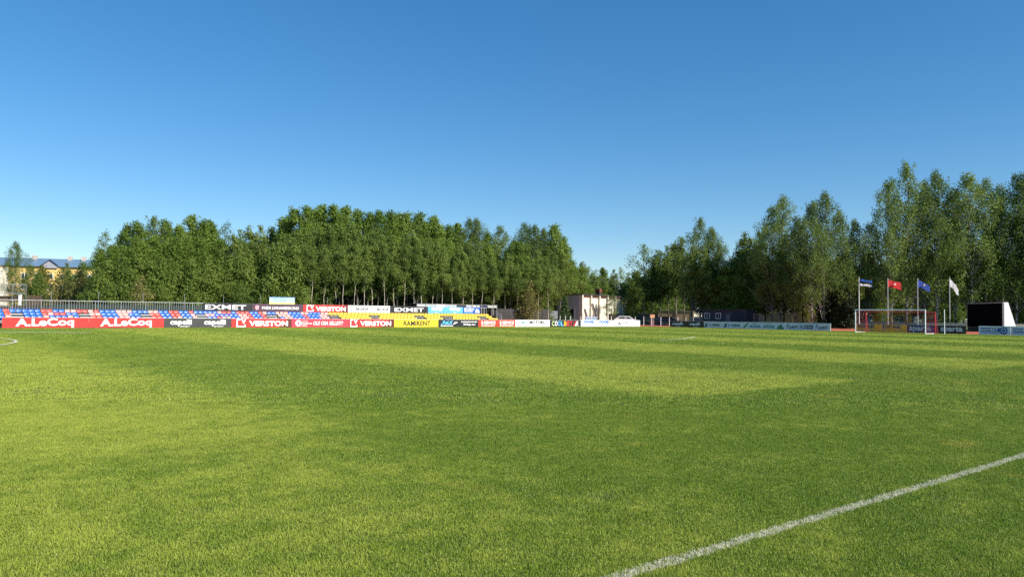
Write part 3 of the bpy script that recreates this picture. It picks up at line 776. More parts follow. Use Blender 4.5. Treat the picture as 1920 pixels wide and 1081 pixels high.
def shadow_panel():  # solid dark slant built in place of a shadow on the wall
    o = SHED.location; nrm = Vector((SH_D.y, -SH_D.x)); q = Vector((o.x, o.y)) + SH_D * 3.4 + nrm * 1.4
    t = thing('wall_shadow_panel', 'dark slanted panel for a shadow on the pale wall above the blue crates', 'shadow panel', (q.x, q.y, gz(q.x, q.y)), SH_RZ)
    MB().prism([(-.2, 0), (.6, 0), (-1.6, 3.6), (-2.2, 3.6)], -.1, .02).build('slant_face', dsteel, t); MB().prism([(-.3, 0), (-.205, 0), (-2.205, 3.6), (-2.3, 3.6)], -.14, .06).build('slant_edge', galv, t);
shadow_panel()
bluep = mat('blue_crate', (.05, .25, .62), .5)
def crates():
    for i, (px, D) in enumerate(((1097.5, 121), (1108.5, 121))):
        p = at(px, D, 600); z = gz(p.x, p.y); w = .92
        for k in range(2):
            t = thing('slatted_crate', ('%s blue and white slatted crate of the %s stack by the building' % (('lower', 'upper')[k], ('left', 'right')[i])), 'crate', (p.x, p.y, z + k * .72), 0, 'blue crates by the building')
            MB().box(0, w, 0, .9, .0, .06).box(0, .07, 0, .06, .06, .7).box(w - .07, w, 0, .06, .06, .7).box(0, .07, .84, .9, .06, .7).box(w - .07, w, .84, .9, .06, .7).build('frame', bluep, t)
            b = MB()
            for s in range(4): b.box(.0, w, -.03, -.003, .09 + s * .16, .145 + s * .16)
            b.build('front_slats', white, t); MB().box(.075, w - .075, .02, .86, .065, .66).build('load', skyv, t)
crates()
def car(px, D, rz, body, label, dz=0.0, name='parked_car'):
    p = at(px, D, 600); t = thing(name, label, 'car', (p.x, p.y, gz(p.x, p.y) + dz), rz)
    pr = [(-2.15, .35), (2.15, .35), (2.2, .62), (2.1, .85), (1.2, 1.0), (.5, 1.48), (-1.2, 1.52), (-1.95, 1.08), (-2.2, .95), (-2.22, .6)]
    b = MB(); n = len(pr)
    ys = (-.86, -.80, .80, .86)
    prs = [[(x, .35 + (z - .35) * 1.0 if z < 1.05 else z) for x, z in pr]] * 4
    for yi, y in enumerate(ys):
        for x, z in pr:
            k = .80 if z > 1.3 else 1.0
            sh = .0 if abs(y) < .82 else .03
            b.v.append((x * (1 - sh), y * k, z - sh if z > .5 else z + sh))
    for q in range(3):
        for i in range(n):
            j = (i + 1) % n; b.f.append((q * n + i, q * n + j, (q + 1) * n + j, (q + 1) * n + i))
    b.f.append(tuple(reversed(range(n)))); b.f.append(tuple(3 * n + i for i in range(n)))
    b.build('body', body, t)
    for s in (-1, 1):
        y0, y1 = (-.845, -.70) if s < 0 else (.70, .845)
        MB().prism([(1.0, 1.02), (.45, 1.38), (-.3, 1.42), (-.3, 1.02)], y0 - (.0), y1).build('side_window', glass, t)
        MB().prism([(-.38, 1.02), (-.38, 1.42), (-1.15, 1.42), (-1.65, 1.06)], y0, y1).build('side_window', glass, t)
    b = MB(); b.poly([(1.16, -.68, 1.04), (1.16, .68, 1.04), (.55, .6, 1.47), (.55, -.6, 1.47)]).build('windscreen', glass, t)
    for x in (1.35, -1.35):
        for s in (-1, 1):
            wl_ = MB().disc(x, .32, .32, s * .88 - .1 * (s > 0) - .0, s * .88 + .1 * (s < 0), 18).build('wheel', rubber, t)
            MB().disc(x, .32, .19, s * .885 if s < 0 else s * .885 - .02, s * .885 + .02 if s < 0 else s * .885, 12).build('rim', galv, wl_)
    for s in (-1, 1): MB().box(2.1, 2.19, s * .62 - .16, s * .62 + .16, .68, .82).build('headlight', mat('lamp_glass', (.7, .7, .72), .15), t)
    return t
car(1175, 134, R(-8), mat('white_car_paint', (.78, .78, .78), .25, spec=.6), 'white parked hatchback beyond the long white board')
car(1149, 139, R(-25), mat('dark_car_paint', (.05, .035, .035), .25, spec=.6), 'dark parked car behind the white hatchback')
car(1251, 138, R(15), mat('slate_car_paint', (.05, .065, .09), .25, spec=.6), 'slate blue parked car behind the gap in the boards')
def cabin():
    p, q = on_t(1316, 106.5, 600), on_t(1400, 106.5, 600); L = (q - p).length
    t = thing('site_cabin', 'dark blue flat-roofed cabin with two white windows under the trees', 'cabin', (p.x, p.y, gz(p.x, p.y) - .05), TH - math.pi / 2)
    cb = mat('dark_blue_cladding', (.032, .043, .065), .6, var=.2)
    MB().box(0, L, 0, 2.6, 0, 2.75).build('wall', cb, t)
    MB().box(-.15, L + .15, -.25, 2.8, 2.753, 2.92).build('roof', dsteel, t)
    u = L / 84.0
    for x0, x1 in ((5, 15.5), (27, 37)):
        w_ = MB().box(x0 * u, x1 * u, -.03, -.003, 1.28, 1.36).box(x0 * u, x1 * u, -.03, -.003, 2.16, 2.24).box(x0 * u, x0 * u + .09, -.03, -.003, 1.36, 2.16).box(x1 * u - .09, x1 * u, -.03, -.003, 1.36, 2.16).box((x0 + x1) / 2 * u - .035, (x0 + x1) / 2 * u + .035, -.03, -.003, 1.36, 2.16).build('window', white, t)
        MB().box(x0 * u + .09, (x0 + x1) / 2 * u - .036, -.012, -.004, 1.36, 2.16).box((x0 + x1) / 2 * u + .036, x1 * u - .09, -.012, -.004, 1.36, 2.16).build('pane', glass, w_)
    MB().box(46 * u, 54 * u, -.04, -.003, .05, 2.1).build('door', mat('grey_door', (.12, .13, .15), .5), t)
    b = MB()
    for k in range(28): b.box(57 * u + k * u * .95, 57 * u + k * u * .95 + .025, -.02, -.002, .05, 2.5)
    b.build('cladding_battens', cb, t)
    p = on_t(1414, 106, 600)
    c = thing('transformer_box', 'tall dark cabinet with grey frame right of the cabin', 'cabinet', (p.x, p.y, gz(p.x, p.y)), TH - math.pi / 2)
    MB().box(0, .9, 0, .8, 0, 1.95).build('casing', dsteel, c); MB().box(-.08, -.003, -.05, .8, 0, 2.05).box(.903, .98, -.05, .8, 0, 2.05).box(-.08, .98, -.05, .8, 2.053, 2.12).build('frame', steel, c)
cabin()
def walls():
    tan = mat('sandstone_render', (.62, .44, .27), .9, var=.2, scale=.8)
    def wall(a, b, D, h, m, label, name='boundary_wall', cat='wall', panels=True):
        p, q = at(a, D, 600), at(b, D - (b - a) * .05, 600); d = q - p; d.z = 0; L = d.length
        t = thing(name, label, cat, (p.x, p.y, gz(p.x, p.y) - .1), math.atan2(d.y, d.x))
        MB().box(0, L, 0, .2, 0, h).build('wall_face', m, t)
        k = max(2, int(L / 2.6))
        for i in range(k + 1): MB().box(L * i / k - .1, L * i / k + .1, -.06, -.003, 0, h + .05).build('pier', m, t)
        MB().box(-.1, L + .1, -.08, .26, h + .052, h + .12).build('coping', concrete, t)
    wall(1425, 1548, 146, 1.75, tan, 'long sandy wall behind the tree trunks')
    wall(1235, 1300, 150, 2.0, tan, 'short sandy wall behind the slate blue car')
    wall(1296, 1316, 128, 1.45, mat('grey_slab', (.16, .17, .16), .9, var=.2), 'grey concrete slab fence left of the cabin', 'slab_fence', 'fence')
    wall(1196, 1236, 152, 1.3, mat('grey_slab', (.16, .17, .16), .9, var=.2), 'grey concrete slab fence behind the white birch trunk', 'slab_fence', 'fence')
    # low pale wall behind the goal
    pale = mat('pale_stone', (.72, .62, .48), .9, var=.25)
    wall(1590, 1812, 124, .35, pale, 'low pale wall behind the goal', 'low_wall', 'wall')
    wall(1897, 1990, 104, .55, pale, 'low pale wall right of the video screen', 'low_wall', 'wall')
walls()
def post_fence(xs, D, h, label):
    p0 = at(xs[0], D, 600)
    t = thing('wire_fence', label, 'fence', (p0.x, p0.y, gz(p0.x, p0.y)), 0)
    last = None
    for x in xs:
        p = at(x, D, 600) - p0; p.z = 0
        MB().tube([(p.x, p.y, -.1), (p.x, p.y, h)], .045, 6).build('post', white, t)
        if last is not None:
            b = MB()
            for z in (.3, .7, 1.1, h - .08): b.tube([(last.x, last.y, z), (p.x, p.y, z)], .007, 3)
            b.build('wire', steel, t)
        last = p
post_fence([1050, 1060, 1069.5, 1089, 1108, 1127.5, 1137, 1146, 1173, 1191], 117, 1.45, 'wire fence on white posts in front of the utility building')
post_fence([1207, 1222, 1239, 1255, 1271, 1286, 1300], 123, 1.45, 'wire fence on pale posts above the grassy bank')
def yard():
    p = at(1219, 120, 600); z = gz(p.x, p.y) - .05
    t = thing('notice_board', 'orange notice board on two thin posts beside the white birch trunk', 'sign', (p.x, p.y, z), 0)
    om = mat('orange_panel', (.62, .33, .17), .6)
    MB().box(0, .72, -.02, .02, 1.35, 1.85).build('panel', om, t)
    for x in (.15, .55): MB().tube([(x, .05, -.6), (x, .05, 1.85)], .03, 5).build('post', galv, t)
    p = at(1218, 124, 600)
    t = thing('litter_bin', 'maroon litter bin under the orange notice board', 'bin', (p.x, p.y, gz(p.x, p.y)), 0)
    mm = mat('maroon_paint', (.22, .025, .05), .5)
    MB().tube([(.4, 0, 0), (.4, 0, .75)], [.3, .36], 12).build('barrel', mm, t); MB().tube([(.4, 0, .75), (.4, 0, .82)], .39, 12).build('rim', dsteel, t)
    p = on_n(1031.5, 86.5, 598); q = on_n(1045, 86.5, 598)
    t = thing('information_panel', 'small grey panel between the screen fence and the spruce', 'sign', (p.x, p.y, 0), TH)
    MB().box(0, (q - p).length, -.03, .03, 1.0, 2.2).build('panel', mat('grey_panel', (.16, .18, .20), .6), t)
    for x in (.15, (q - p).length - .15): MB().tube([(x, .06, 0), (x, .06, 2.2)], .03, 5).build('post', steel, t)
    # ball cage and yard behind the left end
    p = at(-4, 92, 575); q = at(44, 92, 575); L = q.x - p.x
    t = thing('ball_cage', 'grey steel mesh cage frame behind the left end of the stand', 'cage', (p.x, 92, 0), .15)
    for x in (0, L * .5, L): MB().tube([(x, 0, 0), (x, 0, 4.6)], .05, 5).build('post', steel, t)
    for z in (3.5, 4.6): MB().tube([(0, 0, z), (L, 0, z)], .045, 5).build('rail', galv, t)
    b = MB()
    for k in range(26): b.tube([(L * k / 26, 0, 3.5), (L * k / 26, 0, 4.6)], .008, 3)
    for k in range(9): b.tube([(0, 0, 3.5 + k * .13), (L, 0, 3.5 + k * .13)], .008, 3)
    b.build('mesh_infill', steel, t)
    MB().box(-.2, L * .75, .5, 1.2, 2.5, 3.2).build('dugout_roof', wood, t)
    p = at(37, 90, 575)
    t = thing('white_post', 'stout white post rising behind the railing at the left', 'post', (p.x, p.y, 0)); MB().box(-.12, .12, -.12, .12, 0, 3.25).build('shaft', white, t); MB().box(-.16, .16, -.16, .16, 3.252, 3.32).build('cap', white, t)
    p = at(50, 95, 575); q = at(78, 95, 575)
    t = thing('timber_fence', 'weathered timber fence left of the yellow building entrance', 'fence', (p.x, p.y, 0))
    n = 14; L = q.x - p.x
    for k in range(2): MB().tube([(0, .05, 1.2 + k * 1.6), (L, .05, 1.2 + k * 1.6)], .04, 4).build('rail', wood, t)
    b = MB()
    for k in range(n): b.box(L * k / n + .01, L * (k + 1) / n - .01, -.02, .02, .05, 3.35 + random.uniform(-.06, .06))
    b.build('boards', wood, t)
yard()
def flats():
    D = 195; p, q = at(-130, D, 575), at(215, D + 14, 575); d = q - p; d.z = 0; L = d.length; rz = math.atan2(d.y, d.x)
    t = thing('apartment_block', 'yellow four-storey apartment block with blue roof and small gable', 'building', (p.x, p.y, 0), rz)
    ym = mat('yellow_render', (.66, .46, .16), .9, var=.1); cm = mat('pale_render', (.66, .60, .48), .9, var=.1); rm = mat('blue_sheet_roof', (.14, .23, .33), .45, .1, var=.12)
    H = 13.1; xw = L * .405; PJ = 1.2
    MB().box(0, L, 0, 11, 0, H).build('wall', ym, t)
    MB().box(xw - 14, xw, -PJ, -.003, 0, H - .5).build('side_wing', cm, t)
    b = MB(); b.v = [(-.4, -.7, H), (L + .4, -.7, H), (L + .4, 11.7, H), (-.4, 11.7, H), (-.4, 5.5, H + 2.5), (L + .4, 5.5, H + 2.5)]
    b.f = [(0, 1, 5, 4), (2, 3, 4, 5), (0, 4, 3), (1, 2, 5), (3, 2, 1, 0)]
    roof = b.build('roof', rm, t); roof.location.z = .003
    for x in (L * .50, L * .70, L * .78): MB().box(x, x + 1.1, 4.6, 5.6, H + 1.9, H + 3.2).build('chimney', mat('chimney_render', (.45, .38, .32), .9), roof)
    gx = L * (130 + 87) / 345
    MB().prism([(gx - 1.8, H - .4), (gx + 1.8, H - .4), (gx + 1.8, H + .3), (gx, H + 1.7), (gx - 1.8, H + .3)], -1.0, -.72).build('gable', mat('grey_gable', (.30, .30, .34), .8), t)
    MB().prism([(gx - 2.1, H + .3), (gx, H + 1.95), (gx + 2.1, H + .3), (gx + 2.1, H + .1), (gx, H + 1.72), (gx - 2.1, H + .1)][::-1], -1.3, -1.01).build('gable_trim', navy, t)
    MB().box(gx - 2.3, gx + 2.3, -.5, -.003, 0, H - .41).build('entrance_bay', ym, t)
    fh = 2.85
    for i in range(-14, 12):
        x = gx + i * 3.0
        if x < 1 or x > L - 2: continue
        for k in range(4):
            z = 1.2 + k * fh; y = -.003
            if xw - 14 < x < xw - .5: y = -PJ - .003
            elif xw - 14 - 1.6 < x < xw + .6: continue
            if i == 0: y = -.503
            w_ = MB().box(x - .8, x + .8, y - .06, y, z, z + 1.5).build('window', white, t)
            MB().box(x - .68, x - .06, y - .075, y - .0605, z + .12, z + 1.38).box(x + .06, x + .68, y - .075, y - .0605, z + .12, z + 1.38).build('pane', glass, w_)
flats()

# ================================================================== TREES
def leaf_mat(name, c0, c1, tr=0.35):
    m = bpy.data.materials.new(name); m.use_nodes = True
    n, l = m.node_tree.nodes, m.node_tree.links
    a = n.new('ShaderNodeAttribute'); a.attribute_name = 'tint'
    oi = n.new('ShaderNodeObjectInfo')
    ad = n.new('ShaderNodeMath'); ad.operation = 'MULTIPLY_ADD'; ad.inputs[1].default_value = 0.55
    l.new(oi.outputs['Random'], ad.inputs[0])
    m2 = n.new('ShaderNodeMath'); m2.operation = 'MULTIPLY'; m2.inputs[1].default_value = 0.45
    l.new(a.outputs['Fac'], m2.inputs[0]); l.new(m2.outputs[0], ad.inputs[2])
    mx = n.new('ShaderNodeMix'); mx.data_type = 'RGBA'; mx.inputs['A'].default_value = (*c0, 1); mx.inputs['B'].default_value = (*c1, 1)
    l.new(ad.outputs[0], mx.inputs['Factor'])
    b = n['Principled BSDF']; b.inputs['Roughness'].default_value = 0.55; b.inputs['Specular IOR Level'].default_value = 0.2
    l.new(mx.outputs['Result'], b.inputs['Base Color'])
    t = n.new('ShaderNodeBsdfTranslucent'); l.new(mx.outputs['Result'], t.inputs['Color'])
    ms = n.new('ShaderNodeMixShader'); ms.inputs[0].default_value = tr
    l.new(b.outputs[0], ms.inputs[1]); l.new(t.outputs[0], ms.inputs[2]); l.new(ms.outputs[0], n['Material Output'].inputs['Surface'])
    return m
def bark_mat(name, c, dark, sc):
    m = bpy.data.materials.new(name); m.use_nodes = True
    n, l = m.node_tree.nodes, m.node_tree.links
    tc = n.new('ShaderNodeTexCoord'); mp = n.new('ShaderNodeMapping'); mp.inputs['Scale'].default_value = (1, 1, sc)
    nz = n.new('ShaderNodeTexNoise'); nz.inputs['Scale'].default_value = 2.2; nz.inputs['Detail'].default_value = 5
    l.new(tc.outputs['Object'], mp.inputs[0]); l.new(mp.outputs[0], nz.inputs['Vector'])
    cr = n.new('ShaderNodeValToRGB'); cr.color_ramp.elements[0].position, cr.color_ramp.elements[1].position = .42, .56
    cr.color_ramp.elements[0].color = (*dark, 1); cr.color_ramp.elements[1].color = (*c, 1)
    l.new(nz.outputs['Fac'], cr.inputs[0]); l.new(cr.outputs[0], n['Principled BSDF'].inputs['Base Color']); n['Principled BSDF'].inputs['Roughness'].default_value = .9
    return m
BARK_B = bark_mat('birch_bark', (.45, .43, .40), (.05, .045, .04), 1.6)
BARK_A = bark_mat('alder_bark', (.20, .17, .13), (.07, .055, .045), .6)
BARK_P = bark_mat('pale_bark', (.55, .48, .38), (.22, .18, .14), .8)
BARK_D = bark_mat('dark_bark', (.075, .06, .05), (.03, .025, .02), .6)

def crown_mesh(name, lobes, leaf, n_leaf, m, rs, droop=0.0, flat=.75):
    """lobes: (centre, sigma) leaf clumps; leaves are small pointed quads scattered through each clump"""
    C = np.array([c for c, s in lobes]); S = np.array([s for c, s in lobes])
    k = len(lobes); per = np.maximum(6, (n_leaf * S ** 2 / (S ** 2).sum())).astype(int)
    idx = np.repeat(np.arange(k), per); n = len(idx)
    off = rs.normal(0, 1, (n, 3)); ln = np.linalg.norm(off, axis=1, keepdims=True); off = off / np.maximum(ln, 1e-6) * np.minimum(ln, 1.9)
    off[:, 2] *= flat
    if droop: off[:, 2] = off[:, 2] * (1 + droop) - droop * .6; off[:, :2] *= 1 / (1 + .45 * droop)
    P = C[idx] + off * S[idx][:, None]
    P[:, 2] = np.maximum(P[:, 2], .15)
    nrm = rs.normal(0, .75, (n, 3)) + off * .95 + np.array([0, 0, .45]); nrm /= np.linalg.norm(nrm, axis=1, keepdims=True)
    u = np.cross(nrm, rs.normal(0, 1, (n, 3))); u /= np.linalg.norm(u, axis=1, keepdims=True); w = np.cross(nrm, u)
    sz = leaf * (.6 + .8 * rs.random(n))[:, None]
    u *= sz * .5; w *= sz * .32
    V = np.stack([P - u, P + w - u * .1, P + u, P - w - u * .1], 1).reshape(-1, 3)
    me = bpy.data.meshes.new(name)
    me.vertices.add(4 * n); me.vertices.foreach_set('co', V.reshape(-1)); me.loops.add(4 * n); me.loops.foreach_set('vertex_index', np.arange(4 * n, dtype=np.int32))
    me.polygons.add(n); me.polygons.foreach_set('loop_start', np.arange(0, 4 * n, 4, dtype=np.int32))
    ct = rs.random(k); ti = np.clip(ct[idx] * .6 + rs.random(n) * .4, 0, 1)
    me.attributes.new('tint', 'FLOAT', 'POINT').data.foreach_set('value', np.repeat(ti, 4))
    me.materials.append(m); me.update(); me.validate()
    return me
def tree_proto(kind, seed, H, r, base, prof, nl, leaf, n_leaf, lm, bm, lobe=(.32, .6), droop=0., tr=.10, ntr=1, top=1., spiky=.0, wob=.02):
    """prof(u) gives the relative crown radius from crown base (0) to tip (1)"""
    rs = np.random.default_rng(seed); lobes = []; tb = MB()
    stems = []
    for s in range(ntr):
        a = rs.random() * 6.28; lean = (rs.random() * .07 + .03 * (ntr > 1)) * H * (0.6 if ntr > 1 else .35)
        hh = H * (1 if s == 0 else .78 + .18 * rs.random())
        pts = []
        for i in range(9):
            u = i / 8
            pts.append(Vector((math.cos(a) * (lean * u ** 1.3) + rs.normal(0, wob) * H * .3 * u, math.sin(a) * (lean * u ** 1.3) + rs.normal(0, wob) * H * .3 * u, hh * .97 * u)))
        tb.tube(pts, [max(.012, tr * (1 - .93 * i / 8) * (1 if s == 0 else .8)) for i in range(9)], 7); stems.append((pts, hh))
    ph = rs.random(6) * 6.28
    for i in range(nl):
        u = (i + rs.random()) / nl; u = u ** .9
        pts, hh = stems[i % ntr]
        z = base * hh + (1 - base) * hh * u
        R_ = prof(u) * r
        a = rs.random() * 6.28
        R_ *= .75 + .2 * math.sin(2 * a + ph[0]) + .18 * math.sin(3 * a + ph[1] + z * .7) + .22 * math.sin(z * 1.5 + ph[2] + a)
        q = R_ * (rs.random() ** .55)
        f = z / (hh * .97) * 8; j = min(7, int(f)); ax = pts[j].lerp(pts[j + 1], min(1, f - j))
        c = Vector((ax.x + math.cos(a) * q, ax.y + math.sin(a) * q, z + rs.normal(0, .15)))
        sg = (lobe[0] + (lobe[1] - lobe[0]) * rs.random()) * (.55 + .45 * prof(u))
        lobes.append((tuple(c), sg))
        if i % 2 == 0 and q > .25:
            st = max(0.0, z - q * (.7 + .5 * rs.random()) + (droop * .3)); f = st / (hh * .97) * 8; j = min(7, int(f)); ax2 = pts[j].lerp(pts[j + 1], min(1, f - j))
            tb.tube([ax2, ax2.lerp(c, .55) + Vector((0, 0, .12 * q)), c], [tr * .28 * (1 - u * .7), tr * .18 * (1 - u * .7), .008], 4, False)
    for _ in range(int(spiky)):
        a = rs.random() * 6.28; q = r * .35 * rs.random(); lobes.append(((math.cos(a) * q + pts[-1].x, math.sin(a) * q + pts[-1].y, H * (.93 + .08 * rs.random())), lobe[0] * .45))
    return (kind, tb.mesh('trunk', bm, True), crown_mesh('crown', lobes, leaf, n_leaf, lm, rs, droop), H)
L_ASP = leaf_mat('aspen_leaf', (0.081, 0.151, 0.021), (0.236, 0.325, 0.054), .42)
L_ALD = leaf_mat('alder_leaf', (0.086, 0.140, 0.026), (0.224, 0.293, 0.060), .42)
L_BIR = leaf_mat('birch_leaf', (0.090, 0.150, 0.031), (0.240, 0.318, 0.072), .42)
L_BSH = leaf_mat('bush_leaf', (0.084, 0.144, 0.024), (0.216, 0.282, 0.053), .40)
L_DRK = leaf_mat('dark_leaf', (.012, .022, .008), (.030, .045, .014), .2)
L_YEL = leaf_mat('young_leaf', (.13, .14, .020), (.23, .23, .04), .4)
L_RUS = leaf_mat('russet_leaf', (.135, .135, .038), (.25, .24, .07), .3)
L_SPR = leaf_mat('spruce_needle', (.030, .070, .020), (.085, .140, .040), .1)
round_ = lambda u: max(.12, (1 - u ** 2) ** .7) * min(1, .55 + u * 2)
tall_ = lambda u: max(.16, (1 - u ** 2.3) ** .75) * min(1, .5 + u * 1.6)
cone = lambda u: (1 - u) ** .75 * min(1, .55 + u * 3)
oval = lambda u: max(.08, math.sin(math.pi * min(1, .12 + u * .88)) ** .6)
dome = lambda u: max(.12, (1 - u ** 2.4)) * min(1, .6 + u * 2)
col_ = lambda u: max(.10, (1 - u ** 3.2)) * min(1, .7 + u)
egg = lambda u: max(.08, (1 - u) ** .55) * min(1, .45 + u * 2.2)
PROT = {
    'aspen': [tree_proto('aspen', 100 + i, 16, 4.0, .20, round_, 210, .26, 13000, L_ASP, BARK_A, (.36, .66), tr=.15, spiky=4) for i in range(4)],
    'alder': [tree_proto('alder', 200 + i, 11.5, 3.3, .40, dome, 130, .20, 8500, L_ALD, BARK_A, (.26, .50), tr=.085, ntr=2 + i % 2) for i in range(4)],
    'bush': [tree_proto('bush', 300 + i, 8, 2.9, .04, dome, 140, .22, 10000, L_BSH, BARK_D, (.36, .66), tr=.09, ntr=2) for i in range(3)],
    'birch': [tree_proto('birch', 400 + i, 21, 7.2, .19, tall_, 270, .23, 17000, L_BIR, BARK_B, (.36, .74), droop=.7, tr=.17, ntr=1, spiky=4, wob=.03) for i in range(4)],
    'loose': [tree_proto('loose', 500 + i, 15, 2.9, .30, oval, 75, .24, 3200, L_BIR, BARK_B, (.28, .55), droop=.6, tr=.11, spiky=3) for i in range(2)],
    'dark': [tree_proto('dark', 600 + i, 6, 2.4, .02, cone, 120, .26, 9000, L_DRK, BARK_D, (.36, .6), tr=.1) for i in range(2)],
    'slim': [tree_proto('slim', 900 + i, 12, 2.2, .56, dome, 60, .2, 3600, L_ALD, BARK_P, (.26, .5), tr=.085, wob=.05) for i in range(4)],
    'young': [tree_proto('young', 700 + i, 5, 1.6, .15, oval, 60, .2, 2600, L_YEL, BARK_A, (.26, .45), tr=.06) for i in range(2)],
    'russet': [tree_proto('russet', 800 + i, 6, 2.2, .08, dome, 70, .2, 2800, L_RUS, BARK_A, (.3, .55), tr=.06, ntr=3) for i in range(2)],
}
WORDS = {'aspen': 'bright green tree', 'alder': 'thin-trunked olive tree', 'bush': 'bushy green tree', 'birch': 'grey green birch', 'slim': 'tall pale bare-stemmed tree',
         'loose': 'thin see-through birch', 'dark': 'very dark shrub', 'young': 'yellow green young tree', 'russet': 'brownish olive spring shrub'}
CATS = {'dark': 'shrub', 'russet': 'shrub', 'bush': 'tree'}
NAMES = {'birch': 'birch_tree', 'loose': 'birch_tree', 'dark': 'evergreen_shrub', 'russet': 'shrub', 'alder': 'alder_tree', 'slim': 'slim_tree', 'aspen': 'broadleaf_tree', 'bush': 'bushy_tree', 'young': 'young_tree'}
used = {}
TL = []
def landmark(px):
    for x, s in ((60, 'before the yellow block, left'), (178, 'before the yellow block, right'), (240, 'at the left end of the wood'), (330, 'behind the second red board'), (383, 'behind the first black boards'), (472, 'behind the leftmost black banner'),
                 (568, 'behind the plum banner'), (652, 'behind the red banner'), (731, 'behind the white banner'), (802, 'behind the second black banner'), (868, 'behind the pale blue banner'), (932, 'behind the deep blue banner'), (1031, 'behind the dark screen fence'),
                 (1090, 'behind the grey end wall'), (1172, 'behind the pale building wall'), (1215, 'behind the white hatchback'), (1256, 'behind the gap in the boards'), (1320, 'left of the dark blue cabin'), (1400, 'over the dark blue cabin'), (1472, 'behind the leaf print board'),
                 (1560, 'over the last grey board'), (1612, 'left of the tricolour'), (1665, 'between the tricolour and the red flag'), (1721, 'between the red and the blue flags'), (1781, 'between the blue and the white flags'), (1850, 'behind the left screen half'), (1905, 'behind the right screen edge'), (1925, 'at the right edge of the picture'), (9999, 'beyond the right edge of the picture')):
        if px < x: return s
def tree(kind, px, ytop, D, wide=1.0, row='', seed=None):
    rs = random.Random(int(px * 7 + ytop * 13 + D))
    pr = PROT[kind][rs.randrange(len(PROT[kind]))]
    top = at(px, D, ytop); p = at(px, D, 600); z = gz(p.x, p.y) - .05
    h = top.z - z; s = h / pr[3]
    sw = wide * (s ** .6) * rs.uniform(.92, 1.1)
    t = thing(NAMES[kind], ' '.join((row + ' ' + WORDS[kind] + ' ' + landmark(px)).split()), CATS.get(kind, 'tree'), (p.x, p.y, z), rs.random() * 6.28, 'trees round the ground')
    t.scale = (sw, sw, s)
    a = put('trunk', pr[1], t); b = put('crown', pr[2], t)
    TL.append((t, kind, px, ytop, D))
    return t
rnd = random.Random(21)
def interp(pts, x):
    for (a, b), (c, d) in zip(pts, pts[1:]):
        if a <= x <= c: return b + (d - b) * (x - a) / (c - a)
    return pts[0][1] if x < pts[0][0] else pts[-1][1]
# back row of the left wood: the silhouette
for px, y, D, k in ((192, 437, 100, 'loose'), (208, 462, 98, 'aspen'), (233, 424, 104, 'aspen'), (256, 418, 104, 'aspen'), (284, 409, 108, 'birch'), (309, 415, 110, 'aspen'), (332, 424, 106, 'aspen'), (356, 405, 110, 'aspen'), (377, 415, 110, 'aspen'), (394, 417, 112, 'aspen'),
                    (424, 420, 130, 'loose'), (447, 433, 112, 'alder'), (468, 428, 112, 'alder'), (490, 425, 112, 'alder'), (512, 427, 114, 'alder'), (530, 410, 116, 'aspen'), (546, 394, 112, 'aspen'), (568, 390, 112, 'aspen'), (584, 398, 116, 'aspen'), (601, 386, 116, 'aspen'), (622, 388, 116, 'aspen'), (645, 389, 118, 'aspen'),
                    (668, 396, 120, 'aspen'), (687, 402, 120, 'aspen'), (706, 398, 120, 'aspen'), (726, 399, 122, 'aspen'), (744, 403, 124, 'aspen'), (761, 401, 124, 'aspen'), (780, 402, 124, 'aspen'), (796, 418, 126, 'aspen'), (811, 407, 126, 'aspen'), (826, 425, 128, 'aspen'), (842, 424, 128, 'aspen'), (860, 421, 130, 'aspen'), (878, 413, 130, 'birch'), (894, 412, 130, 'birch'), (912, 438, 132, 'aspen'),
                    (935, 427, 132, 'birch'), (962, 452, 130, 'aspen'), (982, 421, 134, 'birch'), (1001, 425, 134, 'birch'), (1018, 431, 134, 'birch'), (1040, 423, 134, 'aspen'), (1054, 447, 134, 'aspen'), (1070, 478, 140, 'alder'), (1086, 492, 146, 'alder'), (1102, 501, 152, 'loose'), (1118, 507, 160, 'loose'), (1132, 503, 165, 'aspen'), (1148, 506, 165, 'alder'), (1164, 502, 165, 'loose'), (1178, 512, 165, 'alder'), (1195, 508, 165, 'aspen')):
    tree(k, px, y, D, .95 if k != 'loose' else .8, 'back row')
# middle row
sil = [(180, 475), (240, 455), (300, 445), (400, 448), (520, 450), (560, 435), (650, 430), (780, 440), (900, 455), (1040, 470), (1085, 505), (1120, 520), (1200, 530)]
x = 186
while x < 1190:
    y = interp(sil, x) + rnd.uniform(-8, 10); D = interp([(186, 94), (500, 102), (800, 112), (1000, 122), (1190, 155)], x) + rnd.uniform(-2, 3)
    tree('aspen' if x < 420 or rnd.random() < .3 else 'alder', x, y, D, .95, 'middle row'); x += rnd.uniform(17, 23)
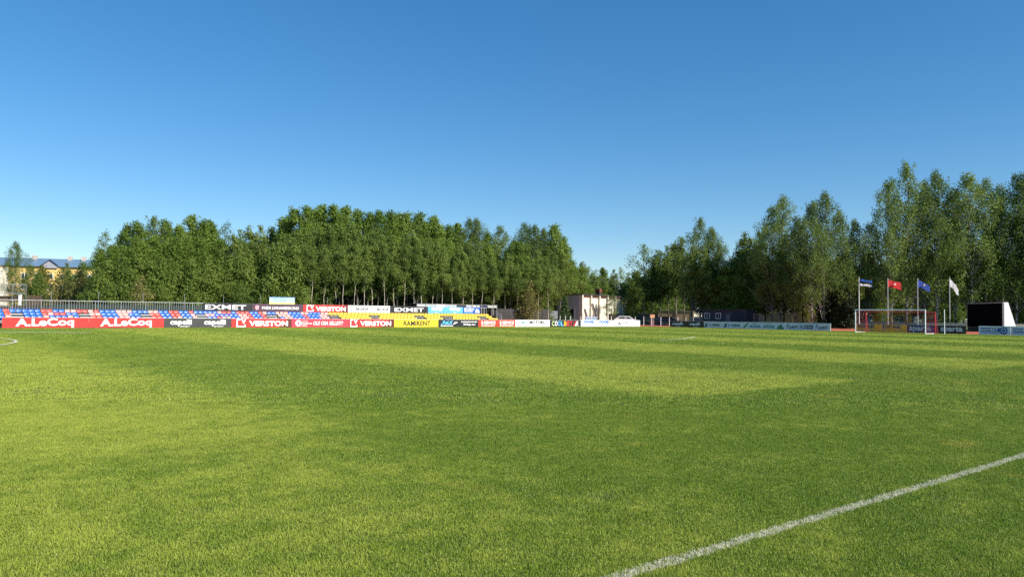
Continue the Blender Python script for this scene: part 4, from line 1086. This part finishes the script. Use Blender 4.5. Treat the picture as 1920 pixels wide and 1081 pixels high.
# front row: leafy to the ground on the left, thin pale trunks further right
sil = [(175, 500), (240, 490), (330, 492), (450, 480), (560, 462), (620, 458), (700, 448), (760, 450), (850, 470), (950, 485), (1030, 490)]
x = 182
while x < 1040:
    D = interp([(182, 89), (500, 96), (800, 105), (1030, 113)], x) + rnd.uniform(-1, 1.5)
    y = interp(sil, x) + rnd.uniform(-9, 12)
    tree('bush' if x < 560 else 'alder', x, y, D, .95 if x < 560 else .8, 'front row'); x += rnd.uniform(16, 22) if x < 560 else rnd.uniform(15, 20)
x = 575
while x < 1075:
    D = interp([(575, 122), (800, 134), (1075, 150)], x)
    tree('bush', x, 545 + rnd.uniform(-14, 8), D, 1.15, 'undergrowth'); x += rnd.uniform(17, 24)
x = 584
while x < 1040:
    D = interp([(584, 96), (800, 103), (1030, 111)], x)
    tree('slim', x, interp(sil, x) + rnd.uniform(4, 22), D + rnd.uniform(-.8, .8), rnd.uniform(.7, .9), 'front row'); x += rnd.uniform(13, 24)
for px, y, D in ((590, 525, 99), (675, 546, 112), (742, 540, 114), (815, 540, 116), (905, 545, 118), (1020, 540, 115), (205, 530, 87), (300, 535, 89), (450, 530, 92)):
    tree('bush', px, y, D, 1.0, 'low')
tree('russet', 992, 528, 108, 1.0, 'round'); tree('russet', 262, 520, 86, .8, 'narrow')
# left edge, in front of the flats
tree('birch', 27, 455, 112, .75); tree('birch', 55, 497, 112, .7); tree('bush', 66, 512, 110, .8); tree('young', 78, 500, 130, .9)
tree('russet', 112, 508, 105, 1.15, 'left'); tree('russet', 150, 505, 104, 1.15, 'right'); tree('alder', 126, 494, 140, .9); tree('bush', 153, 493, 142, 1.0)
# right of the gap
for px, y, D, k, w in ((1207, 460, 147, 'loose', 1.25), (1222, 488, 147, 'alder', 1.1), (1238, 470, 147, 'alder', 1.1), (1254, 463, 147, 'alder', 1.1), (1268, 458, 147, 'alder', 1.1), (1283, 446, 147, 'alder', 1.1), (1190, 512, 142, 'alder', .9), (1296, 465, 134, 'alder', 1.0), (1313, 412, 138, 'birch', .85), (1333, 430, 138, 'birch', .9), (1350, 455, 136, 'birch', .8), (1325, 470, 136, 'alder', 1.1), (1146, 551, 133, 'loose', 1.3), (1185, 528, 142, 'loose', 1.2),
                       (1384, 452, 134, 'alder', 1.2), (1404, 440, 132, 'alder', 1.2), (1424, 436, 134, 'birch', .7), (1448, 392, 125, 'birch', .85), (1464, 370, 125, 'birch', .9), (1490, 408, 120, 'birch', .8), (1522, 380, 116, 'birch', .85), (1545, 363, 116, 'birch', .95), (1573, 398, 118, 'birch', .8), (1604, 414, 124, 'birch', .8), (1630, 420, 124, 'birch', .8),
                       (1672, 342, 116, 'birch', .85), (1700, 310, 117, 'birch', .9), (1735, 348, 120, 'birch', .8), (1757, 324, 117, 'birch', .9), (1792, 358, 120, 'birch', .8), (1823, 328, 116, 'birch', 1.0), (1850, 338, 118, 'birch', .9), (1882, 350, 120, 'birch', .8), (1906, 330, 116, 'birch', .95), (1935, 315, 114, 'birch', 1.0), (1965, 330, 114, 'birch', 1.0), (2000, 320, 112, 'birch', 1.0), (2050, 430, 116, 'birch', 1.0), (2095, 440, 118, 'aspen', 1.0), (2140, 430, 116, 'birch', 1.0), (2190, 445, 118, 'aspen', 1.0), (2240, 440, 116, 'birch', 1.0), (2290, 450, 116, 'aspen', 1.0)):
    tree(k, px, y, D, w)
x = 1195
while x < 2010:
    tree('aspen' if rnd.random() < .5 else 'bush', x, rnd.uniform(500, 535) - (x - 1195) * .03, rnd.uniform(160, 172), 1.3, 'distant'); x += rnd.uniform(20, 28)
# shade trees and undergrowth of the right wood
for px, y, D, k, w in ((1362, 500, 132, 'aspen', 1.1), (1395, 495, 130, 'aspen', 1.1), (1435, 480, 128, 'aspen', 1.1), (1470, 470, 130, 'aspen', 1.1), (1505, 460, 130, 'alder', 1.2), (1535, 470, 128, 'aspen', 1.1), (1570, 480, 126, 'aspen', 1.1), (1600, 485, 154, 'alder', 1.2), (1640, 470, 154, 'alder', 1.2), (1690, 460, 156, 'alder', 1.2), (1730, 465, 154, 'alder', 1.2), (1780, 470, 152, 'alder', 1.2), (1830, 460, 130, 'aspen', 1.1), (1870, 470, 128, 'aspen', 1.1), (1910, 460, 126, 'alder', 1.2), (1950, 450, 124, 'alder', 1.2)):
    tree(k, px, y, D, w, 'lower')
for px, y, D, k, w in ((1556, 528, 117, 'dark', 1.0), (1582, 535, 115, 'dark', .95), (1348, 535, 133, 'young', 1.1), (1508, 530, 140, 'young', 1.2), (1650, 545, 152, 'bush', 1.0), (1700, 550, 152, 'bush', 1.0), (1745, 548, 150, 'bush', 1.0), (1790, 545, 148, 'bush', 1.0), (1840, 535, 132, 'bush', 1.0), (1895, 530, 126, 'bush', 1.1), (1930, 530, 122, 'bush', 1.1), (1182, 545, 142, 'bush', .6)):
    tree(k, px, y, D, w, 'low')
def spruce():
    p = at(1059, 121, 600); z = gz(p.x, p.y); rs = np.random.default_rng(9); H = at(1055, 121, 553).z - z
    t = thing('spruce_tree', 'young dark green spruce in front of the grey end wall', 'tree', (p.x, p.y, z), 0)
    tb = MB().tube([(0, 0, 0), (0, 0, H * .98)], [.09, .01], 6); lobes = []
    for k in range(17):
        u = k / 17; zz = .35 + (H - .4) * u; R_ = 1.45 * (1 - u) ** .85 + .06
        for a in range(max(4, int(11 * (1 - u)))):
            an = a * 6.28 / max(4, int(11 * (1 - u))) + rs.random(); rr = R_ * (.8 + .35 * rs.random())
            for s in (.35, .7, 1.0): lobes.append(((math.cos(an) * rr * s, math.sin(an) * rr * s, zz - .28 * rr * s), .10 + .05 * (1 - s)))
            tb.tube([(0, 0, zz), (math.cos(an) * rr, math.sin(an) * rr, zz - .28 * rr)], [.02, .006], 3, False)
    lobes.append(((0, 0, H - .12), .08))
    put('trunk', tb.mesh('trunk', BARK_D, True), t); put('crown', crown_mesh('crown', lobes, .13, 9000, L_SPR, rs, 0, .6), t)
spruce()
# labels: trees of one kind and row share a landmark only when nothing else tells them apart; otherwise say which from the left
from collections import defaultdict
grp = defaultdict(list)
for it in TL: grp[it[0]['label']].append(it)
ORD = ('first', 'second', 'third', 'fourth', 'fifth', 'sixth', 'seventh', 'eighth', 'ninth')
for lab, its in grp.items():
    if len(its) > 1:
        its.sort(key=lambda i: i[2])
        for i, it in enumerate(its): it[0]['label'] = lab + (', %s from left' % ORD[min(8, i)])
print('OBJS', len(bpy.data.objects), 'TREES', len(TL))
